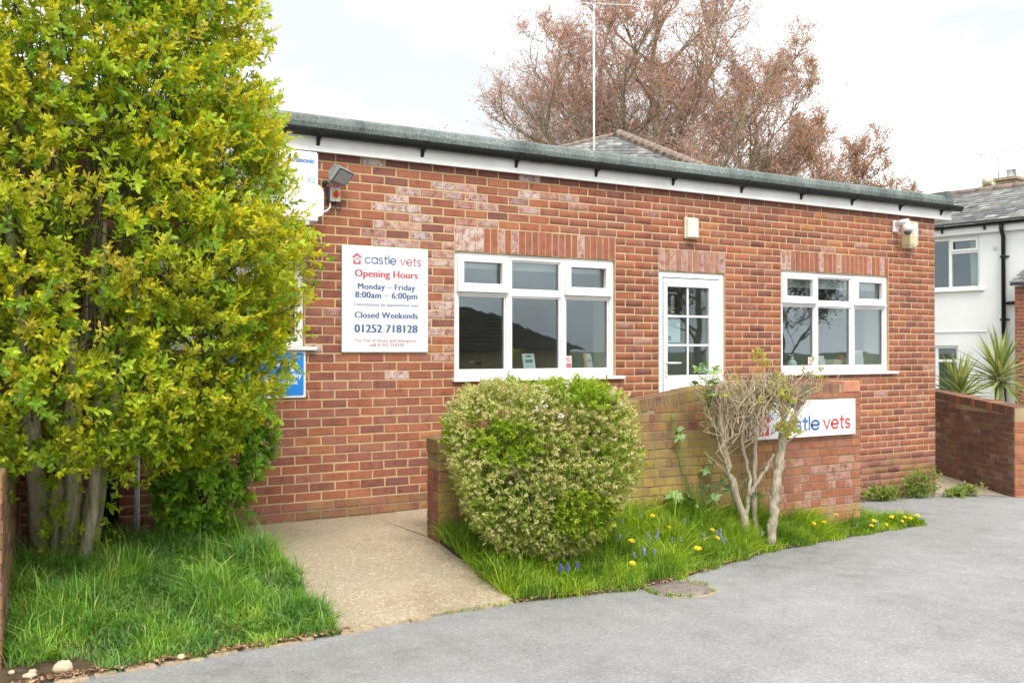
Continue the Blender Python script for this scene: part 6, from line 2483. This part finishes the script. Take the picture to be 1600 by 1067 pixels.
def build_weeds():
    plain("weed_leaf", (0.24, 0.37, 0.14), 0.6, 0.2, 20.0)
    plain("ivy_leaf", (0.20, 0.32, 0.07), 0.5, 0.2, 20.0)
    spots = [(5.42, -1.52, 0.42, .10), (5.55, -1.60, 0.40, .11), (5.66, -1.60, 0.48, .10), (5.72, -1.66, 0.40, .09), (5.50, -1.48, 0.96, .075), (5.42, -1.50, 1.07, .06),
             (5.46, -1.55, 0.90, .07), (5.72, -1.55, 0.62, .08), (5.78, -1.6, 0.68, .075), (6.10, -1.78, 0.42, .085), (6.02, -1.70, 0.52, .08), (6.30, -1.66, 0.60, .08), (5.95, -1.62, 0.46, .09), (5.84, -1.62, 0.52, .08)]
    w = empty("hogweed_plant", (5.8, -1.6, 0.2), "weed with broad lobed grey-green leaves growing behind the pruned shrub", "weed")
    rnd = random.Random(6)
    for x, y, z, s in spots:
        mb = MB()
        M = Matrix.Translation((x, y, z)) @ Matrix.Rotation(rnd.uniform(0, 6.28), 4, 'Z') @ Matrix.Rotation(rnd.uniform(-.5, .5), 4, 'Y') @ Matrix.Rotation(R(rnd.uniform(20, 60)), 4, 'X')
        lobed_leaf(mb, M, s * 1.05, "weed_leaf")
        mb.tube([(x, y, z), (x * .7 + 5.8 * .3, y + .04, z * .6 + .08), (5.8 + (x - 5.8) * .5, -1.58, 0.15)], [.003, .003, .004], 5, "stem_green")
        mb.build("leaf", w)
    # leafy shoots at the shrub's left shoulder
    w = empty("climbing_weed", (5.55, -1.75, 1.2), "sprig of small green leaves at the pruned shrub's top left corner", "weed")
    for k in range(16):
        x, y, z = rnd.uniform(5.42, 5.68), rnd.uniform(-1.86, -1.7), rnd.uniform(1.26, 1.52)
        mb = MB()
        M = Matrix.Translation((x, y, z)) @ Matrix.Rotation(rnd.uniform(0, 6.28), 4, 'Z') @ Matrix.Rotation(R(rnd.uniform(10, 80)), 4, 'X')
        lobed_leaf(mb, M, rnd.uniform(.035, .06), "ivy_leaf")
        mb.tube([(x, y, z), (5.60, -1.75, 1.15)], .002, 4, "stem_green")
        mb.build("leaf", w)
    # weeds at the foot of the far corner
    for (x, y, sx, h, lab) in ((9.75, -0.10, 0.30, 0.18, "low leafy weed clump at the foot of the brick wall"), (10.42, -0.10, 0.26, 0.42, "tallest weed clump at the foot of the brick wall near the corner"),
                               (11.02, -0.22, 0.24, 0.10, "small weed tuft just past the building corner")):
        w = empty("wall_weed", (x, y, -0.14), lab, "weed")
        k = 70
        C = np.stack([x + RNG.normal(0, sx * .5, k), y - np.abs(RNG.normal(0, .06, k)), road_z(x) + 0.0 + RNG.uniform(0, h * .55, k)], -1)
        g = np.array([(0.22, 0.36, 0.05), (0.30, 0.42, 0.07), (0.36, 0.42, 0.10)])[RNG.integers(0, 3, k)]
        Ls = sprays(C, nrm(RNG.normal(0, .5, (k, 3)) + np.array([0, -.3, 1])), RNG.uniform(.06, .2, k) * (h / .3) ** .5, 8, 0.055, 0.028, g, g * .7, .4, .1, (1.4, .6))
        link("foliage", leaf_mesh("foliage", *Ls, "leaf", 0.15), w)
        tag(link("stems", tubes_np("stems", C - np.array([0, 0, 1.0]) * (C[:, 2:3] - road_z(x)), C, np.full(k, .003), np.full(k, .002), "stem_green", 3), w), kind="stuff")


def sword_mesh(L, W, droop):
    """long folded sword leaf along +x, arching down"""
    mb = MB()
    n = 6
    vs = []
    for i in range(n + 1):
        f = i / n
        w = W * (0.55 + 0.9 * f - 1.45 * f * f) * 1.1 if f < 1 else 0.001
        x = L * f
        z = -droop * L * f * f
        vs += [(x, -w / 2, z + 0.25 * w), (x, 0, z), (x, w / 2, z + 0.25 * w)]
    fs = []
    for i in range(n):
        a = i * 3
        fs += [(a, a + 3, a + 4, a + 1), (a + 1, a + 4, a + 5, a + 2)]
    mb.add(vs, fs, "sword_leaf")
    return mb


def build_yuccas():
    t = NT("sword_leaf")
    oi = t.n("ShaderNodeObjectInfo")
    c = t.ramp(oi.outputs["Random"], [(0.0, (0.13, 0.20, 0.045)), (0.45, (0.27, 0.34, 0.09)), (0.8, (0.40, 0.41, 0.12)), (1.0, (0.52, 0.47, 0.20))])
    b = t.bsdf(c, 0.5, None, 0, 0.4)
    tr = t.n("ShaderNodeBsdfTranslucent")
    t.l(c, tr.inputs["Color"])
    mx = t.n("ShaderNodeMixShader")
    mx.inputs[0].default_value = 0.25
    t.l(b.outputs[0], mx.inputs[1])
    t.l(tr.outputs[0], mx.inputs[2])
    t.done(mx)
    rnd = random.Random(77)
    meshes = [sword_mesh(1.0, 0.085, d).mesh("leaf") for d in (0.08, 0.2, 0.4)]
    for (loc, trunk, cnt, L, lab) in (((13.11, 1.14, -0.2), 1.24, 96, 0.60, "shorter spiky yucca at left behind the garden wall"),
                                      ((13.60, 0.85, -0.2), 1.48, 104, 0.74, "taller spiky yucca with drooping leaves near the black downpipe")):
        y = empty("yucca", loc, lab, "yucca")
        mb = MB()
        top = Vector(loc) + Vector((0, 0, trunk))
        mb.tube([loc, (loc[0] + .02, loc[1], loc[2] + trunk * .5), tuple(top)], [0.09, 0.075, 0.06], 10, "shrub_bark")
        mb.build("trunk", y)
        for k in range(cnt):
            f = k / cnt
            o = bpy.data.objects.new("leaf", meshes[0 if f < .35 else (1 if f < .7 else 2)])
            COL.objects.link(o)
            o.parent = y
            o.matrix_parent_inverse = world_of(y).inverted()
            elev = R(82 - 95 * f + rnd.uniform(-10, 10))
            s = L * rnd.uniform(.75, 1.1)
            o.matrix_basis = Matrix.Translation(top + Vector((rnd.uniform(-.03, .03), rnd.uniform(-.03, .03), -0.16 * f))) @ Matrix.Rotation(k * 2.4 + rnd.uniform(-.3, .3), 4, 'Z') @ Matrix.Rotation(-elev, 4, 'Y') @ Matrix.Scale(s, 4)


# ================================================================ grass and small plants
def grass(name, X, Y, Z, H, tints, label, parent=None):
    n = len(X)
    P = np.stack([X, Y, Z - 0.01], -1)
    a = RNG.uniform(0, 2 * np.pi, n)
    lean = np.abs(RNG.normal(0.5, 0.45, n))
    D = np.stack([np.cos(a) * lean, np.sin(a) * lean, np.ones(n)], -1)
    D = nrm(D)
    side = np.stack([np.cos(a), np.sin(a), np.zeros(n)], -1)
    N = -side + RNG.normal(0, .25, (n, 3))               # bends over outward
    W = RNG.uniform(0.0035, 0.0085, n)
    T = np.array(tints)[RNG.integers(0, len(tints), n)] * RNG.uniform(.7, 1.25, (n, 1))
    # clumpy tone
    cl = 0.5 + 0.5 * np.sin(X * 9 + np.sin(Y * 7) * 2) * np.sin(Y * 8 + X * 3)
    T = T * (0.62 + 0.55 * cl[:, None]) * np.stack([0.85 + 0.3 * cl, 1 + 0 * cl, 1.25 - 0.5 * cl], -1)
    # bent blade: root, two shoulders, tip
    S = nrm(np.cross(D, N))
    V = np.empty((n, 5, 3))
    Hh = H[:, None]
    V[:, 0] = P - S * W[:, None] * .5
    V[:, 1] = P + S * W[:, None] * .5
    m = P + D * Hh * .58 + side * Hh * .05
    V[:, 2] = m + S * W[:, None] * .42
    V[:, 3] = m - S * W[:, None] * .42
    bend = RNG.uniform(0.05, 0.75, n)[:, None]
    V[:, 4] = P + D * Hh * (1.0 - bend * .25) + side * Hh * bend
    loops = ((np.arange(n) * 5)[:, None] + np.array([0, 1, 2, 3, 3, 2, 4])).ravel()
    st = ((np.arange(n) * 7)[:, None] + np.array([0, 4])).ravel()
    me = np_mesh(name, V.reshape(-1, 3), loops, st, np.tile([4, 3], n), "grass_blade", {"tint": np.repeat(T, 5, axis=0)})
    return tag(link(name, me, parent), label, "grass" if label else None, kind="stuff")


GRASS = [(0.19, 0.43, 0.05), (0.23, 0.50, 0.06), (0.29, 0.56, 0.075), (0.14, 0.36, 0.05), (0.36, 0.56, 0.12), (0.18, 0.44, 0.10), (0.44, 0.54, 0.19)]


def build_grass():
    n = 46000
    X = RNG.uniform(0.5, 2.36, n)
    Y = RNG.uniform(-2.46, -0.05, n)
    edge = 2.20 + 0.035 * np.sin(Y * 11) + 0.02 * np.sin(Y * 31)
    keep = (X < edge) & (Y > -2.45 + (X - 0.4) * 0.03 + 0.02 * np.sin(X * 17))
    # bare soil in the front left corner and under the stems
    bare = ((X - 0.62) / 0.30) ** 2 + ((Y + 2.36) / 0.17) ** 2 < 1.0 + 0.4 * np.sin(X * 40) * np.sin(Y * 33)
    under = ((X - 1.0) / 0.32) ** 2 + ((Y + 0.62) / 0.28) ** 2 < 1
    keep &= ~bare & ~(under & (RNG.random(n) < .8)) & ~((Y > -0.4) & (X < 1.75) & (RNG.random(n) < .85))
    X, Y = X[keep], Y[keep]
    H = RNG.uniform(0.045, 0.15, len(X)) * (1 + 0.6 * np.sin(X * 8 + 1) * np.sin(Y * 7 + 1)) * np.interp(Y, [-2.4, -2.0, -1], [0.6, 0.95, 1.25])
    H *= np.where(RNG.random(len(X)) < 0.06, 1.7, 0.95)
    grass("grass", X, Y, bank_z(X, Y), H, GRASS, "long green grass on the bank below the yellow shrub")
    n = 52000
    X = RNG.uniform(3.30, 8.62, n)
    t = RNG.random(n)
    f, b = front_y(X), back_y(X)
    Y = f + (b - f) * t
    Y = Y + np.where(t < .05, -0.03 * RNG.random(n), 0) + 0.02 * np.sin(X * 13)
    keep = (X > 3.39) & ~((X > 7.7) & (RNG.random(n) < .35)) & ~(((X - 4.55) ** 2 + (Y + 2.6) ** 2) < 0.25 ** 2)
    X, Y = X[keep], Y[keep]
    H = RNG.uniform(0.05, 0.16, len(X)) * np.interp(X, [3.4, 5.5, 6.5, 8.6], [1.25, 1.25, 1.0, 0.55]) * (1 + 0.45 * np.sin(X * 9 + 2) * np.sin(Y * 11))
    H *= np.interp((Y - front_y(X)) / (back_y(X) - front_y(X)), [0, .15, .6, 1], [.55, .9, 1.2, 1.45])
    H *= np.where(RNG.random(len(X)) < 0.05, 1.6, 1.0)
    T2 = [(0.27, 0.48, 0.035), (0.34, 0.56, 0.04), (0.42, 0.60, 0.05), (0.19, 0.37, 0.032), (0.50, 0.60, 0.11)]
    grass("grass", X, Y, verge_z(X, Y), H, T2, "bright green grass verge with flowers along the ramp wall")
    # taller tuft at the path edge
    k = 260
    X = 3.47 + RNG.normal(0, .045, k); Y = -1.95 + RNG.normal(0, .05, k)
    grass("grass_tuft", X, Y, verge_z(X, Y), RNG.uniform(.14, .26, k), T2[:2], "upright tuft of taller grass blades at the path edge by the bush")
    # grass round the drain cover and in the joint
    k = 420
    a = RNG.uniform(0, 6.28, k)
    X = np.concatenate([4.55 + .232 * np.cos(a), RNG.uniform(2.9, 3.36, 120)])
    Y = np.concatenate([-2.60 + .225 * np.sin(a), -2.345 + RNG.normal(0, .012, 120)])
    ok = np.concatenate([(np.sin(a * 2 + 1) + np.sin(a * 5)) > 0.1, (np.sin(np.linspace(0, 20, 120)) > 0.3)])
    grass("crack_grass", X[ok], Y[ok], np.full(ok.sum(), 0.012), RNG.uniform(.02, .05, ok.sum()), T2, "short tufts of grass growing in the cracks round the drain cover")


def ordinal(pts, i):
    """place of flower i counted from the left as the photographer sees the verge"""
    key = lambda p: (p[0] * 0.851 - (p[1] + 7.805) * 0.525) / (p[0] * 0.525 + (p[1] + 7.805) * 0.851)
    k = sorted(range(len(pts)), key=lambda j: key(pts[j])).index(i) + 1
    if k == 1: return "first"
    return "%d%s" % (k, {1: "st", 2: "nd", 3: "rd"}.get(k % 10 if k not in (11, 12, 13) else 0, "th"))


def build_flowers():
    rnd = random.Random(5)
    # dandelion
    mb = MB()
    mb.tube([(0, 0, -0.02), (0.003, 0, 0.06), (0.0, 0.0, 0.115)], [.0022, .002, .002], 5, "stem_green")
    for ring, (r, z, n) in enumerate(((0.021, 0.118, 14), (0.015, 0.124, 10), (0.008, 0.128, 6))):
        for k in range(n):
            a = 2 * math.pi * (k + .5 * ring) / n
            c, s = math.cos(a), math.sin(a)
            mb.add([(0, 0, z - .004), (r * .6 * c - .0035 * s, r * .6 * s + .0035 * c, z), (r * c, r * s, z + .002), (r * .6 * c + .0035 * s, r * .6 * s - .0035 * c, z)], [(0, 1, 2, 3)], "dandelion")
    me = mb.mesh("dandelion")
    D = [(4.516, -1.999), (4.55, -1.985), (4.327, -2.328), (5.105, -2.14), (5.085, -2.12), (5.537, -1.888), (5.379, -1.943), (5.40, -1.955), (5.064, -1.691), (5.131, -1.78), (6.838, -1.68),
         (7.214, -1.60), (6.80, -1.83), (7.62, -1.68), (7.80, -1.66), (8.30, -1.50), (7.95, -1.61), (8.10, -1.60), (8.36, -1.56), (8.20, -1.46), (7.70, -1.63), (8.45, -1.53)]
    for i, (x, y) in enumerate(D):
        o = bpy.data.objects.new("dandelion", me)
        COL.objects.link(o)
        k = rnd.uniform(.85, 1.25)
        o.location = (x, y, float(verge_z(x, y)) + rnd.uniform(0.01, .05) - (0.06 if x > 7.5 else 0.0))
        o.scale = (k, k, k)
        o.rotation_euler = (rnd.uniform(.2, .6), rnd.uniform(-.25, .25), rnd.uniform(-.4, .4))
        tag(o, ordinal(D, i) + " yellow dandelion from the left in the grass verge", "flower", "dandelions in the verge")
    # bluebell spike
    mb = MB()
    mb.tube([(0, 0, -0.02), (0.004, 0, 0.08), (0.012, 0, 0.15), (0.024, 0, 0.185)], [.003, .0028, .0022, .0015], 5, "stem_green")
    for k in range(8):
        f = k / 7
        a = k * 2.4
        z = 0.105 + 0.075 * f
        p = Vector((0.008 + 0.014 * f + 0.016 * math.cos(a), 0.016 * math.sin(a), z))
        M = Matrix.Translation(p) @ Matrix.Rotation(a, 4, 'Z') @ Matrix.Rotation(R(35), 4, 'Y')
        mb.lathe([(0.002, 0.0), (0.0065, -0.004), (0.0065, -0.014), (0.010, -0.019)], 6, m="bluebell", M=M)
    me = mb.mesh("bluebell")
    B = [(4.736, -1.724), (4.934, -1.694), (4.767, -2.013), (4.955, -2.023), (4.53, -2.23), (4.60, -2.167), (4.47, -2.22), (4.56, -2.20), (5.297, -1.80), (5.553, -1.922), (5.512, -1.98), (5.44, -2.08), (5.309, -2.006),
         (7.75, -1.60), (7.86, -1.59), (7.52, -1.62), (4.821, -1.999), (4.93, -1.913), (4.506, -1.981), (5.50, -1.94), (4.63, -2.22), (4.80, -1.95), (6.02, -1.92), (5.05, -2.05)]
    for i, (x, y) in enumerate(B):
        o = bpy.data.objects.new("bluebell", me)
        COL.objects.link(o)
        k = rnd.uniform(.38, .56)
        o.location = (x, y, float(verge_z(x, y)) + (0.09 if x < 7 else 0.0))
        o.scale = (k, k, k)
        o.rotation_euler = (rnd.uniform(-.15, .15), rnd.uniform(-.15, .15), rnd.uniform(0, 6.28))
        tag(o, ordinal(B, i) + " violet-blue bluebell spike from the left in the verge", "flower", "bluebells in the verge")
    mb = MB()
    mb.tube([(0, 0, -0.02), (0, 0, 0.10)], [.0025, .002], 5, "stem_green")
    for r in range(6):
        for k in range(6):
            a = k * 1.047 + r * .5
            rr = 0.012 - 0.0013 * r
            mb.lathe([(.001, -.004), (.0045, 0), (.001, .004)], 5, (rr * math.cos(a), rr * math.sin(a), .066 + r * .008), "hyacinth")
    me = mb.mesh("grape_hyacinth")
    for (x, y), w in zip(((3.874, -2.154), (3.921, -2.171), (4.0, -2.173)), ("left", "middle", "right")):
        o = bpy.data.objects.new("grape_hyacinth", me)
        COL.objects.link(o)
        o.location = (x, y, float(verge_z(x, y)) + 0.02)
        tag(o, w + " of three deep blue grape hyacinths in front of the clipped bush", "flower", "grape hyacinths")
    # fallen leaf, stones and litter
    mb = MB()
    M = Matrix.Translation((4.26, -2.09, 0.165)) @ Matrix.Rotation(.6, 4, 'Z') @ Matrix.Rotation(-.5, 4, 'X')
    lobed_leaf(mb, M, 0.05, "dead_leaf")
    tag(mb.build("fallen_leaf"), "single brown dead leaf caught in the grass beside the bush", "leaf")

    def stone(x, y, z, sx, sy, sz, seed, lab):
        r = random.Random(seed)
        mb = MB()
        n, m = 10, 6
        vs, fs = [], []
        for i in range(m + 1):
            ph = math.pi * i / m
            for k in range(n):
                a = 2 * math.pi * k / n
                j = 1 + 0.13 * math.sin(3 * a + seed) * math.sin(ph * 2 + seed) + r.uniform(-.05, .05)
                vs.append((x + sx * math.sin(ph) * math.cos(a) * j, y + sy * math.sin(ph) * math.sin(a) * j, z + sz * math.cos(ph) * j))
        for i in range(m):
            for k in range(n):
                fs.append((i * n + k, (i + 1) * n + k, (i + 1) * n + (k + 1) % n, i * n + (k + 1) % n))
        mb.add(vs, fs, "stone", True)
        tag(mb.build("stone"), lab, "stone")
    stone(0.735, -2.34, 0.036, 0.050, 0.036, 0.034, 1, "largest pale stone on bare soil at the bottom left corner")
    stone(0.585, -2.36, 0.028, 0.035, 0.025, 0.014, 2, "flat whitish stone left of the largest one on the soil")
    stone(0.60, -2.31, 0.030, 0.020, 0.018, 0.012, 3, "small whitish stone behind the flat one on the soil")
    stone(1.29, -2.425, 0.022, 0.022, 0.018, 0.015, 4, "small pale pebble at the edge of the tarmac below the grass")
    stone(0.51, -2.27, 0.030, 0.016, 0.016, 0.012, 5, "pebble closest to the boundary wall end")
    # leaf litter along the tarmac edge
    k = 900
    X = np.concatenate([RNG.uniform(0.5, 2.25, 620), RNG.uniform(3.4, 6.5, 280)])
    Y = np.where(X < 3, -2.44 + (X - .4) * .035 + RNG.normal(0, .025, k), front_y(X) - 0.01 + RNG.normal(0, .02, k))
    Z = np.full(k, 0.020) + RNG.uniform(0, .008, k) + np.where(X > 3, road_z(X), 0)
    T = np.array([(0.30, 0.15, 0.075), (0.40, 0.25, 0.14), (0.50, 0.38, 0.24), (0.22, 0.12, 0.07)])[RNG.integers(0, 4, k)]
    N = np.tile([0, 0, 1.0], (k, 1)) + RNG.normal(0, .3, (k, 3))
    a = RNG.uniform(0, 6.28, k)
    me = leaf_mesh("leaf_litter", np.stack([X, Y, Z], -1), np.stack([np.cos(a), np.sin(a), RNG.uniform(-.1, .3, k)], -1), N, RNG.uniform(.012, .035, k), RNG.uniform(.008, .018, k), T, "litter", 0.1)
    tag(link("leaf_litter", me), "brown leaf litter along the edge of the tarmac", "leaf litter", kind="stuff")
    # clover and weeds on the bank
    k = 420
    X = RNG.uniform(0.55, 2.15, k); Y = RNG.uniform(-2.35, -0.9, k)
    cl = np.sin(X * 5 + 2) * np.sin(Y * 6) > 0.1
    X, Y = X[cl], Y[cl]
    k = len(X)
    C = np.stack([X, Y, bank_z(X, Y) + RNG.uniform(.03, .08, k)], -1)
    g = np.array([(0.13, 0.27, 0.03), (0.20, 0.33, 0.04)])[RNG.integers(0, 2, k)]
    Ls = sprays(C, nrm(RNG.normal(0, .3, (k, 3)) + np.array([0, 0, 1])), np.full(k, .02), 5, 0.035, 0.024, g, g, .35, .2, (1.5, 1.2))
    tag(link("clover", leaf_mesh("clover", *Ls, "leaf", 0.1)), "low broad-leaved weeds mixed into the grass bank", "weeds", kind="stuff")


def build_drain():
    d = empty("drain_cover", (4.55, -2.605, 0.0), "round rusty brown drain cover set in the tarmac by the verge", "drain cover")
    mb = MB()
    mb.lathe([(0.232, 0.0), (0.232, 0.006), (0.222, 0.008), (0.220, 0.004)], 36, (4.55, -2.605, 0.0), "kerb_concrete")
    mb.build("rim", d)
    mb = MB()
    prof = [(0.217, 0.003), (0.216, 0.0075), (0.10, 0.0085), (0.001, 0.0085)]
    mb.lathe(prof, 36, (4.55, -2.605, 0.0), "drain_iron")
    mb.build("lid", d)
    mb = MB()
    rnd = random.Random(1)
    for k in range(150):
        r, a = 0.205 * math.sqrt(rnd.random()), rnd.uniform(0, 6.28)
        x, y = 4.55 + r * math.cos(a), -2.605 + r * math.sin(a)
        s = rnd.uniform(.004, .009)
        mb.box(x - s, x + s, y - s, y + s, 0.0080, 0.0095 + rnd.uniform(0, .0015), "drain_iron")
    tag(mb.build("lid_studs", d), kind="stuff")


build_big_shrub()
build_evergreen()
build_hedge()
build_bare_shrub()
build_weeds()
build_yuccas()
build_grass()
build_flowers()
build_drain()
